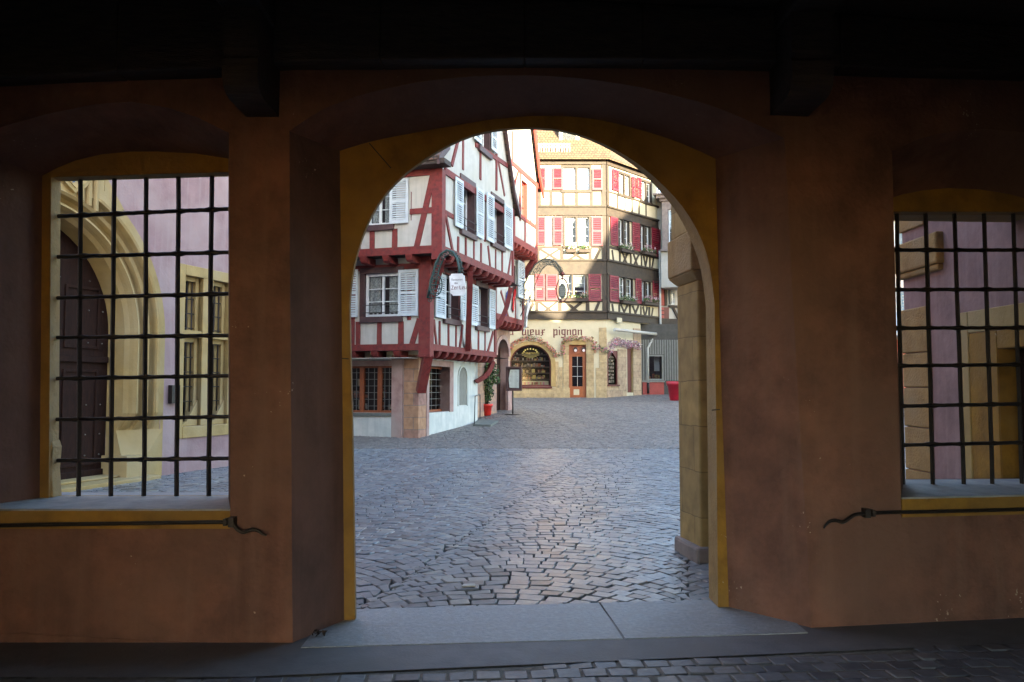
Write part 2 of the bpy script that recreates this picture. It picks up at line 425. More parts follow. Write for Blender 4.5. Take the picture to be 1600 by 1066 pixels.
def window(root, pl, r, fm, d=0.0, rec=.12, nx=2, nz=3, curtain=.5, fw=.06, glass=None, sill=None, cm=None, bar=.022, surround=None, sw=.12):
    """casement: frame part with pane and curtain sub-parts"""
    u0, u1, z0, z1 = r
    D = d - rec
    mb = MB()
    mb.pbox(pl, u0, u0 + fw, z0, z1, D - .05, D + .02, fm); mb.pbox(pl, u1 - fw, u1, z0, z1, D - .05, D + .02, fm)
    mb.pbox(pl, u0 + fw, u1 - fw, z0, z0 + fw, D - .05, D + .018, fm); mb.pbox(pl, u0 + fw, u1 - fw, z1 - fw, z1, D - .05, D + .018, fm)
    a, b = u0 + fw, u1 - fw
    for i in range(1, nx):
        u = a + (b - a) * i / nx
        w = fw * .7 if (nx == 2 or nx == 4 and i == 2) else bar
        mb.pbox(pl, u - w / 2 - .01, u + w / 2 + .01, z0 + fw, z1 - fw, D - .04, D + .012, fm)
    for j in range(1, nz):
        z = z0 + fw + (z1 - z0 - 2 * fw) * j / nz
        mb.pbox(pl, a, b, z - bar / 2, z + bar / 2, D - .035, D + .004, fm)
    fo = make('window', mb, root)
    g = MB(); g.face([pl.P(a, z0 + fw, D - .02), pl.P(b, z0 + fw, D - .02), pl.P(b, z1 - fw, D - .02), pl.P(a, z1 - fw, D - .02)], glass or M_glass)
    make('pane', g, fo)
    if curtain:
        c = MB(); n = 14
        for i in range(n):
            ua, ub = a + (b - a) * i / n, a + (b - a) * (i + 1) / n
            if curtain < 1 and abs((i + .5) / n - .5) < .16 and nx % 2 == 0 and curtain == .7: continue
            zt = z1 - fw; zb = zt - (z1 - z0 - 2 * fw) * (1 if curtain == .7 else curtain) + (.05 if i % 2 else 0) * (curtain < 1)
            c.face([pl.P(ua, zb, D - .1 - .02 * (i % 2)), pl.P(ub, zb, D - .12 + .02 * (i % 2)), pl.P(ub, zt, D - .12 + .02 * (i % 2)), pl.P(ua, zt, D - .1 - .02 * (i % 2))], cm or M_lace, True)
        make('curtain', c, fo)
    if sill:
        s = MB(); s.pbox(pl, u0 - .12, u1 + .12, z0 - sill, z0 - .003, d - .05, d + .07, fm if not surround else surround); make('sill', s, fo, bevel=.01)
    if surround:
        s = MB()
        s.pbox(pl, u0 - sw, u0, z0, z1 + sw, d - .03, d + .035, surround); s.pbox(pl, u1, u1 + sw, z0, z1 + sw, d - .03, d + .035, surround)
        s.pbox(pl, u0, u1, z1, z1 + sw, d - .03, d + .033, surround)
        make('surround', s, fo)
    return fo

def shutter(root, pl, u0, u1, z0, z1, mt, d=.04, n=None, mid=True, tilt=0.0):
    if u0 > u1: u0, u1 = u1, u0
    mb = MB(); w = min(.08, (u1 - u0) * .18); t = .035
    d = d + random.uniform(0, .02)
    mb.pbox(pl, u0, u0 + w, z0, z1, d, d + t, mt); mb.pbox(pl, u1 - w, u1, z0, z1, d, d + t, mt)
    for a, b in ((z0, z0 + w * 1.3), (z1 - w * 1.1, z1)) + ((((z0 + z1) / 2 - w * .5, (z0 + z1) / 2 + w * .5),) if mid else ()):
        mb.pbox(pl, u0 + w, u1 - w, a, b, d + .002, d + t - .002, mt)
    n = n or int((z1 - z0) / .075)
    for i in range(n):
        z = z0 + w * 1.3 + (z1 - z0 - 2.4 * w) * (i + .5) / n
        if mid and abs(z - (z0 + z1) / 2) < w * .6: continue
        P = pl.P; a, b = u0 + w, u1 - w
        k = (z1 - z0 - 2.4 * w) / n * .40
        mb.hull8([P(a, z - k, d + t - .003), P(b, z - k, d + t - .003), P(b, z - k + .008, d + t - .003), P(a, z - k + .008, d + t - .003),
                  P(a, z + k - .008, d + .003), P(b, z + k - .008, d + .003), P(b, z + k, d + .003), P(a, z + k, d + .003)], mt)
    return make('shutter', mb, root)

def timbers(mb, pl, segs, mt, d0=-.04, d1=.03, snap=.14):
    for s in segs:
        x1, y1, x2, y2, w = s
        a = list(pl.uz(x1, y1)); b = list(pl.uz(x2, y2))
        if abs(a[0] - b[0]) < snap: a[0] = b[0] = (a[0] + b[0]) / 2
        elif abs(a[1] - b[1]) < snap and abs(a[0] - b[0]) > .4: a[1] = b[1] = (a[1] + b[1]) / 2
        mb.pbeam(pl, a, b, w, d0, d1 + random.uniform(0, .008), mt, jit=.01)

def rect(pl, x0, y0, x1, y1):
    """pixel box -> (u0,u1,z0,z1); the heights are read on the middle of the box"""
    xm = (x0 + x1) / 2
    ua, ub = pl.uz(x0, (y0 + y1) / 2)[0], pl.uz(x1, (y0 + y1) / 2)[0]
    za, zb = pl.uz(xm, y1)[1], pl.uz(xm, y0)[1]
    return (min(ua, ub), max(ua, ub), za, zb)

def joists(root, pl, ulist, z, length, mt, w=.17, h=.2, d1=.0):
    """jetty joist ends with a rounded nose"""
    for u in ulist:
        mb = MB()
        prof = [(d1 - length, z - h), (d1 - .12, z - h), (d1 - .04, z - h * .75), (d1, z - h * .35), (d1 + .02, z), (d1 - length, z)]
        A = [pl.P(u - w / 2, q, dd) for dd, q in prof]; B = [pl.P(u + w / 2, q, dd) for dd, q in prof]
        mb.loft(A, B, mt, closed=True); mb.face(A, mt); mb.face(list(reversed(B)), mt)
        make('joist_end', mb, root)

def text_faces(txt, size, pl, u, z, d, mt, sx=1.0, shear=0.0, flip=1, thick=.004, align='CENTER'):
    cu = bpy.data.curves.new('lettering_curve', 'FONT'); cu.body = txt; cu.size = size; cu.shear = shear; cu.align_x = align
    cu.resolution_u = 3
    to = bpy.data.objects.new('lettering_tmp', cu)
    me = bpy.data.meshes.new_from_object(to)
    mb = MB()
    for p in me.polygons:
        pts = [me.vertices[i].co for i in p.vertices]
        mb.face([pl.P(u + flip * q.x * sx, z + q.y, d) for q in pts], mt)
    bpy.data.meshes.remove(me); bpy.data.objects.remove(to); bpy.data.curves.remove(cu)
    return mb

def merge(a, b):
    k = len(a.v); a.v += b.v; a.f += [[i + k for i in f] for f in b.f]; a.m += b.m; a.sm += b.sm
    return a

def leafcloud(mb, c, rad, n, size, mts, squash=(1, 1, 1)):
    for i in range(n):
        while True:
            p = Vector((random.uniform(-1, 1), random.uniform(-1, 1), random.uniform(-1, 1)))
            if p.length < 1: break
        p = Vector((p.x * rad * squash[0], p.y * rad * squash[1], p.z * rad * squash[2])) + Vector(c)
        a = Vector((random.gauss(0, 1), random.gauss(0, 1), random.gauss(0, 1))).normalized()
        b = a.cross(Vector((random.gauss(0, 1), random.gauss(0, 1), random.gauss(0, 1)))).normalized()
        s = size * random.uniform(.6, 1.3)
        mb.face([p - a * s, p + b * s * .5, p + a * s, p - b * s * .5], random.choice(mts))

# ================================================================== GROUND
mb = MB()
ys = [-40, -6, 0, 5, 10, 16, 22, 30, 40, 50, 60] + [90, 160, 400]
xs = [-300, -60, -20, -8, 0, 8, 20, 60, 300]
for i in range(len(xs) - 1):
    for j in range(len(ys) - 1):
        q = [(xs[i], ys[j]), (xs[i + 1], ys[j]), (xs[i + 1], ys[j + 1]), (xs[i], ys[j + 1])]
        mb.face([(a, b, gz(a, b) - .035) for a, b in q], M_mortar)
make('ground', mb, kind='structure', weld=True)

def sett_material(name, cols, rough, spec=.5):
    m = bpy.data.materials.new(name); m.use_nodes = True
    nt = m.node_tree; N = nt.nodes; L = nt.links
    b = N['Principled BSDF']; b.inputs['Specular IOR Level'].default_value = spec
    g = N.new('ShaderNodeNewGeometry')
    at = N.new('ShaderNodeAttribute'); at.attribute_name = 'tone'
    cr = N.new('ShaderNodeValToRGB'); cr.color_ramp.interpolation = 'LINEAR'
    els = cr.color_ramp.elements
    els[0].color = (*cols[0], 1); els[1].color = (*cols[-1], 1)
    for i, c in enumerate(cols[1:-1]):
        e = els.new((i + 1) / (len(cols) - 1)); e.color = (*c, 1)
    L.new(at.outputs['Fac'], cr.inputs[0])
    n1 = N.new('ShaderNodeTexNoise'); n1.inputs['Scale'].default_value = 14; n1.inputs['Detail'].default_value = 8
    L.new(g.outputs['Position'], n1.inputs['Vector'])
    c2 = N.new('ShaderNodeValToRGB'); c2.color_ramp.elements[0].position = .3; c2.color_ramp.elements[1].position = .7
    c2.color_ramp.elements[0].color = (.6, .6, .6, 1); c2.color_ramp.elements[1].color = (1.05, 1.05, 1.05, 1)
    L.new(n1.outputs[0], c2.inputs[0])
    mx = N.new('ShaderNodeMix'); mx.data_type = 'RGBA'; mx.blend_type = 'MULTIPLY'; mx.inputs[0].default_value = 1
    L.new(cr.outputs[0], mx.inputs[6]); L.new(c2.outputs[0], mx.inputs[7]); L.new(mx.outputs[2], b.inputs['Base Color'])
    rr = N.new('ShaderNodeMapRange'); rr.inputs['To Min'].default_value = rough - .1; rr.inputs['To Max'].default_value = rough + .15
    n3 = N.new('ShaderNodeTexNoise'); n3.inputs['Scale'].default_value = 1.3; n3.inputs['Detail'].default_value = 5
    L.new(g.outputs['Position'], n3.inputs['Vector']); L.new(n3.outputs[0], rr.inputs[0]); L.new(rr.outputs[0], b.inputs['Roughness'])
    n2 = N.new('ShaderNodeTexNoise'); n2.inputs['Scale'].default_value = 28; n2.inputs['Detail'].default_value = 6
    L.new(g.outputs['Position'], n2.inputs['Vector'])
    bp = N.new('ShaderNodeBump'); bp.inputs['Strength'].default_value = .35; bp.inputs['Distance'].default_value = .008
    L.new(n2.outputs[0], bp.inputs['Height']); L.new(bp.outputs[0], b.inputs['Normal'])
    return m
M_sett = sett_material('blue_grey_setts', [(.10, .10, .105), (.17, .184, .20), (.215, .235, .255), (.30, .295, .275)], .33, .6)
M_sett2 = sett_material('pinkish_setts', [(.12, .11, .105), (.17, .152, .142), (.21, .182, .165), (.26, .235, .21)], .55)
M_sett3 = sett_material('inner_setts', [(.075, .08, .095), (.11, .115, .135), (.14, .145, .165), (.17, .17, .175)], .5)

def setts(name, cells, mt, zf, h=.016):
    """cells: list of 4-corner outlines; each becomes a slightly domed, tilted stone"""
    V = []; F = []; T = []
    for q in cells:
        cx = sum(p[0] for p in q) / 4; cy = sum(p[1] for p in q) / 4
        tx, ty = random.gauss(0, .026), random.gauss(0, .026)
        dz = random.uniform(-.005, .004)
        b = len(V)
        tone = min(1, max(0, random.gauss(.5, .24)))
        for k, (s, hz) in enumerate(((.955, -.02), (.92, .66), (.85, 1.0))):
            for p in q:
                x = cx + (p[0] - cx) * s; y = cy + (p[1] - cy) * s
                V.append((x, y, zf(x, y) + dz + h * (hz if k else -1.2) - h + (x - cx) * tx + (y - cy) * ty))
        for k in range(2):
            for i in range(4):
                j = (i + 1) % 4
                F.append((b + k * 4 + i, b + k * 4 + j, b + k * 4 + 4 + j, b + k * 4 + 4 + i)); T.append(tone)
        F.append((b + 8, b + 9, b + 10, b + 11)); T.append(tone)
    me = bpy.data.meshes.new(name); me.from_pydata(V, [], F); me.materials.append(mt)
    me.polygons.foreach_set('use_smooth', [i % 9 != 8 for i in range(len(F))])
    a = me.attributes.new('tone', 'FLOAT', 'FACE'); a.data.foreach_set('value', T)
    o = bpy.data.objects.new(name, me); COL.objects.link(o); o['kind'] = 'structure'
    return o

def fan_cells(W, p, sw, rot, keep, nx, ny, jit, seed=1):
    """segmental-arch paving: stacked circular arcs, stones laid along each arc with radial joints"""
    c, s = math.cos(rot), math.sin(rot)
    R = W * .60
    tm = math.asin(W / 2 / R)
    rd = random.Random(seed)
    cells = []
    ny_ = int(ny / p)
    for k in range(-nx, nx):
        xc = (k + .5) * W
        yo_ = 0
        for n in range(-ny_, ny_):
            y0 = n * p + yo_
            xg, yg = xc * c - (y0 + R) * s, xc * s + (y0 + R) * c
            if not keep(xg, yg) and not keep(xg, yg - .5) and not keep(xg - W / 2, yg) and not keep(xg + W / 2, yg) and not keep(xg, yg + .5): continue
            th = [-tm]
            t = -tm + rd.uniform(.4, 1.0) * sw / R
            while t < tm - sw / R * .45:
                th.append(t); t += rd.uniform(.78, 1.22) * sw / R
            th.append(tm)
            ww = [rd.uniform(-jit, jit) for _ in th]
            for i in range(len(th) - 1):
                q = []
                for a, (r, dr) in ((th[i], (0, 0)), (th[i + 1], (0, 1)), (th[i + 1], (1, 1)), (th[i], (1, 0))):
                    rr_ = R + (p * math.cos(a) if r else 0)
                    x = xc + rr_ * math.sin(a); bj = .03 * (1 if n % 2 else -1); x = max(k * W + bj, min((k + 1) * W + bj, x))
                    y = y0 + rr_ * math.cos(a)
                    x += rd.uniform(-jit, jit); y += rd.uniform(-jit, jit)
                    q.append((x * c - y * s, x * s + y * c))
                cx = sum(a[0] for a in q) / 4; cy = sum(a[1] for a in q) / 4
                if keep(cx, cy): cells.append(q)
    return cells

def outer_line(x):      # outer edge of the granite threshold / arcade wall
    return 5.87 + .097 * (x + 1.12)
near = fan_cells(2.3, .150, .165, math.radians(-12), lambda x, y: outer_line(x) - .03 < y < 21.02 and (-9 < x < 5.2 or (x > 0 and 0.4 * y < x < 0.62 * y)), 12, 26, .008)
setts('plaza_setts', near, M_sett, lambda x, y: gz(x, y))
cells = []
x = -9.0
while x < 14:
    w = random.uniform(.14, .24); cells.append([(x + .004, 21.03), (x + w, 21.03), (x + w, 21.17), (x + .004, 21.17)]); x += w + .004
setts('gutter_stones', cells, M_sett2, lambda x, y: gz(x, y) - .012)
far = fan_cells(1.4, .125, .15, math.radians(8), lambda x, y: 21.19 < y < 50 and (-.22 * y - 1.5 < x < .24 * y + 1 or .44 * y < x < .53 * y + .5), 24, 60, .008, 5)
setts('street_setts', far, M_sett2, lambda x, y: gz(x, y))

# granite threshold with a joint, concrete strip, inner paving
def quadslab(name, q, z, th, mt, bevel=.008):
    mb = MB(); mb.hull8([(a, b, z - th) for a, b in q] + [(a, b, z) for a, b in q], mt)
    return make(name, mb, bevel=bevel, kind='structure')
g1 = gnd(940, 950); g2 = gnd(975, 998)
fl = lambda x: 5.03 + .085 * (x + 1.2)      # front edge of the threshold
bk = lambda x: outer_line(x)
x1b, x1f = g1[0], g2[0]
quadslab('threshold', [(-1.30, fl(-1.30)), (x1f - .006, fl(x1f)), (x1b - .006, bk(x1b)), (-1.30, bk(-1.30))], .003, .15, M_granite, .003)
quadslab('threshold', [(x1f + .006, fl(x1f)), (1.93, fl(1.93) + .02), (1.93, bk(1.93)), (x1b + .006, bk(x1b))], .004, .15, M_granite, .003)
kerb = lambda x: (4.72 + .125 * x) if x > -1.5 else 4.53 + .0 * x
mb = MB()
X = linspace(-6, 6, 25)
for i in range(24):
    a, b = X[i], X[i + 1]
    fa = fl(a) - .004 if -1.75 < a < 2.3 else 5.8
    fb = fl(b) - .004 if -1.75 < b < 2.3 else 5.8
    fa = fb = None
    mb.face([(a, kerb(a), -.003), (b, kerb(b), -.003), (b, 5.7, -.003), (a, 5.7, -.003)], M_conc)
make('concrete_strip', mb, kind='structure')
mb = MB(); mb.face([(-6, 1, -.012), (6, 1, -.012), (6, 5.6, -.012), (-6, 5.6, -.012)], mat('pale_joint_mortar', (.17, .155, .13), .95, (.11, .10, .09), 20, 6, .4, 80)); make('paving_bed', mb, kind='structure')
cells = []
rot = math.radians(4)
c_, s_ = math.cos(rot), math.sin(rot)
rd = random.Random(3)
for r in range(-3, 30):
    sh = (r % 2) * .5 + rd.uniform(-.12, .12)
    for i in range(-46, 46):
        x0 = (i + sh) * .150; x1 = x0 + .141
        y1 = 5.3 - r * .132; y0 = y1 - .123
        j = lambda: rd.uniform(-.004, .004)
        q = [(x0 + j(), y0 + j()), (x1 + j(), y0 + j()), (x1 + j(), y1 + j()), (x0 + j(), y1 + j())]
        q = [(a * c_ - (b - 5) * s_, a * s_ + (b - 5) * c_ + 5) for a, b in q]
        cx = sum(a[0] for a in q) / 4; cy = sum(a[1] for a in q) / 4
        if cy < kerb(cx) - .015 and cy > 1.5 and abs(cx) < 6: cells.append(q)
setts('inner_paving', cells, M_sett3, lambda x, y: -.006, h=.005)
quadslab('inner_floor', [(-6.5, -2.8), (6.5, -2.8), (6.5, 1.5), (-6.5, 1.5)], -.01, .05, M_conc, 0)

# ================================================================== ARCADE BUILDING (the passage we stand in)
arc = thing('arcade_building', 'dark arcade passage with terracotta walls, round ochre arch and two barred windows', 'building', (0, 5.6, 0))
def wy(x):              # inner wall face
    if x < -1.42: return 5.13
    if x < 2.0: return 5.13 + (x + 1.42) * (.31 / 3.42)
    return 5.44 + (x - 2.0) * .147
def on(yf, px, py):
    r = ray(px, py); t = 5.3
    for _ in range(30): t = yf(r[0] * t) / r[1]
    return (r[0] * t, CZ + r[2] * t)
yB = lambda x: 5.60 + (x + 1.12) * .119          # stone frame face of the arch
yTh = lambda x: .045 + .22 * max(0, min(1, (x - .5) / .9)) ** 2
yD = lambda x: yB(x) + yTh(x)
yOut = lambda x: yD(x) + .004
def dens(pts, n):       # smooth resample of a polyline by length
    L = [0]
    for a, b in zip(pts, pts[1:]): L.append(L[-1] + math.hypot(b[0] - a[0], b[1] - a[1]))
    out = []
    for k in range(n):
        t = L[-1] * k / (n - 1); i = 0
        while i < len(L) - 2 and L[i + 1] < t: i += 1
        f = (t - L[i]) / (L[i + 1] - L[i] or 1)
        out.append((pts[i][0] + (pts[i + 1][0] - pts[i][0]) * f, pts[i][1] + (pts[i + 1][1] - pts[i][1]) * f))
    return out
def smooth(pts, it=2):
    for _ in range(it):
        pts = [pts[0]] + [((a[0] + 2 * b[0] + c[0]) / 4, (a[1] + 2 * b[1] + c[1]) / 4) for a, b, c in zip(pts, pts[1:], pts[2:])] + [pts[-1]]
    return pts
# arch loops, read as left jamb / arch / right jamb
A_l = [on(wy, 458, 1003), on(wy, 454, 600), on(wy, 452, 205)]
A_t = [on(wy, *p) for p in [(452, 205), (500, 172), (568, 146), (650, 128), (740, 119), (830, 117), (915, 123), (1004, 136), (1106, 162), (1170, 188), (1226, 216)]]
A_r = [on(wy, 1226, 216), on(wy, 1246, 600), on(wy, 1268, 980)]
B_l = [on(yB, 538, 972), on(yB, 535, 600), on(yB, 531, 236)]
B_t = [on(yB, *p) for p in [(531, 236), (578, 221), (671, 203), (758, 188), (830, 181), (901, 182), (952, 190), (1029, 211), (1075, 228), (1118, 248)]]
B_r = [on(yB, 1118, 248), on(yB, 1127, 600), on(yB, 1139, 953)]
D_l = [on(yD, 557, 962), on(yD, 553, 700), on(yD, 548, 480)]
D_t = [on(yD, *p) for p in [(548, 480), (550, 440), (560, 393), (581, 336), (614, 290), (655, 257), (696, 231), (742, 211), (788, 203), (835, 202), (876, 204.5), (917, 216), (963, 239), (999, 264), (1029, 295), (1055, 326), (1075, 362), (1091, 398), (1099, 439), (1103, 480)]]
D_r = [on(yD, 1103, 480), on(yD, 1106, 700), on(yD, 1108, 940)]
NJ, NT = 16, 44
def loop3(l, t, r):
    tt = smooth(dens(t, NT), 2)
    return dens(l, NJ) + tt[1:-1] + dens(r, NJ)
LA, LB, LD = loop3(A_l, A_t, A_r), loop3(B_l, B_t, B_r), loop3(D_l, D_t, D_r)
LA[0] = (LA[0][0], -.03); LB[0] = (LB[0][0], -.03); LD[0] = (LD[0][0], -.03)
LA[-1] = (LA[-1][0], -.03); LB[-1] = (LB[-1][0], -.03); LD[-1] = (LD[-1][0], -.03)
def wob(x, z, s=.006): return noise.noise(Vector((x * 1.7, z * 1.7, 3.3))) * s * 2 + noise.noise(Vector((x * 6, z * 6, 8.1))) * s * .5
def to3(L, yf, w=.0): return [Vector((x, yf(x) + (wob(x, z, w) if w else 0), z)) for x, z in L]
A3, B3, C3, D3 = to3(LA, wy, .006), to3(LB, yB), to3(LD, yB), to3(LD, yD)
# left window loops (closed: bottom-left, up, arch, down)
wyl = lambda x: 5.62
WL_A = [on(wy, -60, 795), on(wy, -60, 230)] + [on(wy, *p) for p in [(-20, 205), (75, 178), (150, 163), (206, 159), (262, 168), (310, 184), (358, 208)]] + [on(wy, 360, 795)]
WL_B = [on(wyl, 62, 778), on(wyl, 66, 275)] + [on(wyl, *p) for p in [(90, 262), (120, 250), (160, 241), (206, 237), (250, 237), (305, 240), (357, 248)]] + [on(wyl, 357, 778)]
WL_C = [on(wyl, 76, 778), on(wyl, 80, 277)] + [on(wyl, 80 + (357 - 80) * k / 8, 277 - 8 * k / 8) for k in range(1, 7)] + [on(wyl, 357, 269)] + [on(wyl, 357, 778)]
wyr = lambda x: 6.02 + .06 * (x - 2.9)
WR_A = [on(wy, 1408, 777), on(wy, 1394, 235)] + [on(wy, *p) for p in [(1440, 215), (1490, 205), (1540, 202), (1590, 206), (1650, 216), (1700, 232)]] + [on(wy, 1715, 250), on(wy, 1720, 777)]
WR_B = [on(wyr, 1411, 757), on(wyr, 1392, 310)] + [on(wyr, *p) for p in [(1410, 304), (1440, 298), (1480, 294), (1530, 296), (1580, 304), (1640, 322)]] + [on(wyr, 1660, 330), on(wyr, 1670, 757)]
WR_C = [on(wyr, 1411, 757), on(wyr, 1392, 331)] + [on(wyr, 1392 + 36 * k, 331) for k in range(1, 7)] + [on(wyr, 1655, 331), on(wyr, 1665, 757)]
def fix_same(Lp):
    return Lp
def face_with_holes(mb, outline, holes, yf, mt, wamp=.006, step=.22, split=None, flip=False):
    """triangulated, gently uneven plaster face with openings (outline, holes: lists of (x,z))"""
    verts = []; edges = []
    def add(loop):
        b = len(verts)
        for p in loop: verts.append(Vector((p[0], p[1])))
        n = len(loop)
        for i in range(n): edges.append((b + i, b + (i + 1) % n))
    add(outline)
    for h in holes: add(h)
    def inside(p, loop):
        c = False; n = len(loop)
        for i in range(n):
            a, b = loop[i], loop[(i + 1) % n]
            if (a[1] > p[1]) != (b[1] > p[1]) and p[0] < (b[0] - a[0]) * (p[1] - a[1]) / (b[1] - a[1]) + a[0]: c = not c
        return c
    xs_ = [p[0] for p in outline]; zs_ = [p[1] for p in outline]
    x = min(xs_) + step / 2
    while x < max(xs_):
        z = min(zs_) + step / 2
        while z < max(zs_):
            if inside((x, z), outline) and not any(inside((x, z), h) for h in holes): verts.append(Vector((x, z)))
            z += step
        x += step
    for kx in (-1.42, 2.0):
        z = min(zs_)
        while z < max(zs_):
            if inside((kx, z), outline) and not any(inside((kx, z), h) for h in holes): verts.append(Vector((kx, z)))
            z += .1
    vo, eo, fo, _, _, _ = delaunay_2d_cdt(verts, edges, [], 0, 1e-5)
    b = len(mb.v)
    for v in vo: mb.v.append((v.x, yf(v.x) + (wob(v.x, v.y, wamp) if wamp else 0), v.y))
    for f in fo:
        c = (sum(vo[i].x for i in f) / 3, sum(vo[i].y for i in f) / 3)
        if not inside(c, outline) or any(inside(c, h) for h in holes): continue
        mb.f.append([b + i for i in f]); mb.m.append(mt); mb.sm.append(True)

TOP = 4.3
outline = [(-6, -.05), (LA[0][0], -.05)] + LA[0:1] + LA[1:-1] + LA[-1:] + [(LA[-1][0], -.05), (6, -.05), (6, TOP), (-6, TOP)]
ol = [(-6, -.05)] + [(x, z) for x, z in LA] + [(6, -.05), (6, TOP), (-6, TOP)]
mb = MB()
face_with_holes(mb, ol, [WL_A, WR_A], wy, M_terra)
n_front = len(mb.f)
# splays of the arch (wall paint; left one with cooler light in its tone), soffit of the recess
nj = NJ
def splay(mb, P, Q, mt, k=4, wamp=.004):
    rows = []
    for t in linspace(0, 1, k):
        rows.append([a.lerp(b, t) + (Vector((0, wob(a.x + t, a.z, wamp), 0)) if 0 < t < 1 else Vector((0, 0, 0))) for a, b in zip(P, Q)])
    for r1, r2 in zip(rows, rows[1:]): mb.loft(r1, r2, mt, smooth=True)
splay(mb, A3[:nj], B3[:nj], M_terraShade)
splay(mb, A3[nj - 1:-nj + 1], B3[nj - 1:-nj + 1], M_terra)
splay(mb, A3[-nj:], B3[-nj:], M_terra)
# window recesses
def rec(mb, LAw, LBw, yb, left_mt, skipbottom=True):
    P = to3(LAw, wy, .006); Q = to3(LBw, yb)
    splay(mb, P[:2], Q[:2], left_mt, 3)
    splay(mb, P[1:-1], Q[1:-1], M_terra, 3)
    splay(mb, P[-2:], Q[-2:], M_terra, 3)
rec(mb, WL_A, WL_B, wyl, M_terraShade)
rec(mb, WR_A, WR_B, wyr, M_terra)
wall_o = make('inner_wall', mb, arc, weld=True)
wall_o.data.set_sharp_from_angle(angle=math.radians(22))
# stone / ochre frames
mb = MB(); mb.loft(B3, C3, M_ochre); mb.loft(C3, D3, M_stoneY, smooth=False)
for (xa, ya, xb, yb2) in ((577, 224, 611, 263), (534, 560, 545, 561), (1125, 640, 1112, 641)):
    a, b = on(yB, xa, ya), on(yB, xb, yb2); f = -.002
    n_ = Vector((-(b[1] - a[1]), 0, b[0] - a[0])).normalized() * .0035
    a, b = Vector((a[0], yB(a[0]) + f, a[1])), Vector((b[0], yB(b[0]) + f, b[1]))
    mb.face([a - n_, b - n_, b + n_, a + n_], M_mortar)
make('arch_frame', mb, arc, weld=True)
def wframe(B, C, yb, th):
    mb = MB(); P, Q = to3(B, yb), to3(C, yb)
    R = to3(C, lambda x: yb(x) + th)
    mb.loft(P, Q, M_ochre); mb.loft(Q[:2], R[:2], M_stoneY); mb.loft(Q[1:], R[1:], M_ochre)
    make('window_frame', mb, arc, weld=True)
    return R
RL = wframe(WL_B, WL_C, wyl, .09)
RR = wframe(WR_B, WR_C, wyr, .12)
# outer face
mb = MB()
oo = [(-6, -.05)] + [(x, z) for x, z in LD] + [(6, -.05), (6, 7.4), (-6, 7.4)]
def yo(x): return max(yOut(x), 5.74 if x < -1.5 else 0)
face_with_holes(mb, oo, [WL_C, WR_C], yo, M_pinkD, wamp=0, step=1.0)
mb.loft(D3, to3(LD, lambda x: yOut(x)), M_stoneY)
mb.loft(RL, [Vector((v.x, 5.74, v.z)) for v in RL], M_stoneY); mb.loft(RR, [Vector((v.x, yo(v.x), v.z)) for v in RR], M_stoneY)
mb.loft([RL[-1], RL[0]], [Vector((RL[-1].x, 5.74, RL[-1].z)), Vector((RL[0].x, 5.74, RL[0].z))], M_stoneY)
make('outer_wall', mb, arc, weld=True)
# worn foot of the left window jamb
mb = MB()
pts = [on(wyl, x - 15, y) for x, y in ((78, 779), (80, 690), (84, 684), (92, 690), (95, 700), (92, 735), (95, 779))]
pf = Pl(0, 5.70, 1, 0)
mb.pprism(pf, pts, -.06, .06, M_stoneY); make('jamb_foot', mb, arc, bevel=.01)
# sills
def sill(A, B, yb, x0, x1, zf):
    za = A[0][1]; zb = B[0][1]
    mb = MB()
    n = 8
    xs1 = linspace(x0, x1, n)
    for a, b in zip(xs1, xs1[1:]):
        mb.hull8([(a, wy(a) - .012, za - .012), (b, wy(b) - .012, za - .012), (b, yb(b) + .3, zb - .012), (a, yb(a) + .3, zb - .012),
                  (a, wy(a) - .012, za), (b, wy(b) - .012, za), (b, yb(b) + .3, zb), (a, yb(a) + .3, zb)], M_sill)
    make('sill', mb, arc, weld=True)
    zc = zf
    m2 = MB()
    for a, b in zip(xs1, xs1[1:]):
        m2.hull8([(a, wy(a) - .010, zc), (b, wy(b) - .010, zc), (b, wy(b) + .1, zc), (a, wy(a) + .1, zc),
                  (a, wy(a) - .010, za - .0125), (b, wy(b) - .010, za - .0125), (b, wy(b) + .1, za - .0125), (a, wy(a) + .1, za - .0125)], M_ochre)
    make('sill_band', m2, arc, weld=True)
sill(WL_A, WL_B, wyl, WL_A[0][0], WL_A[-1][0], on(wy, 200, 826)[1])
sill(WR_A, WR_B, wyr, WR_A[0][0], WR_A[-1][0], on(wy, 1500, 806)[1])
# grilles: forged square bars, horizontals swelling at each crossing
def grille(yf, vx, hy, xr, ztop, zbot):
    mb = MB()
    for (xa, ya, xb, yb) in vx:
        p, q = on(yf, xa, ya), on(yf, xb, yb)
        pts = [Vector((p[0] + (q[0] - p[0]) * t + random.uniform(-.002, .002), yf(p[0]) + .0, p[1] + (q[1] - p[1]) * t)) for t in linspace(-.02, 1.01, 9)]
        mb.tube(pts, .0175, M_iron, n=4, smooth=False)
    for (ya, yb) in hy:
        p, q = on(yf, xr[0], ya), on(yf, xr[1], yb)
        n = 41
        pts = []; R = []
        for i, t in enumerate(linspace(0, 1, n)):
            x = p[0] + (q[0] - p[0]) * t
            near_v = min(abs(x - (on(yf, (v[0] + v[2]) / 2, (v[1] + v[3]) / 2)[0])) for v in vx)
            R.append(.0155 + (.006 if near_v < .025 else 0)); pts.append(Vector((x, yf(x) + random.uniform(-.002, .002), p[1] + (q[1] - p[1]) * t + random.uniform(-.0015, .0015))))
        mb.tube(pts, R, M_iron, n=6)
    make('window_grille', mb, arc)
gl = lambda x: 5.71
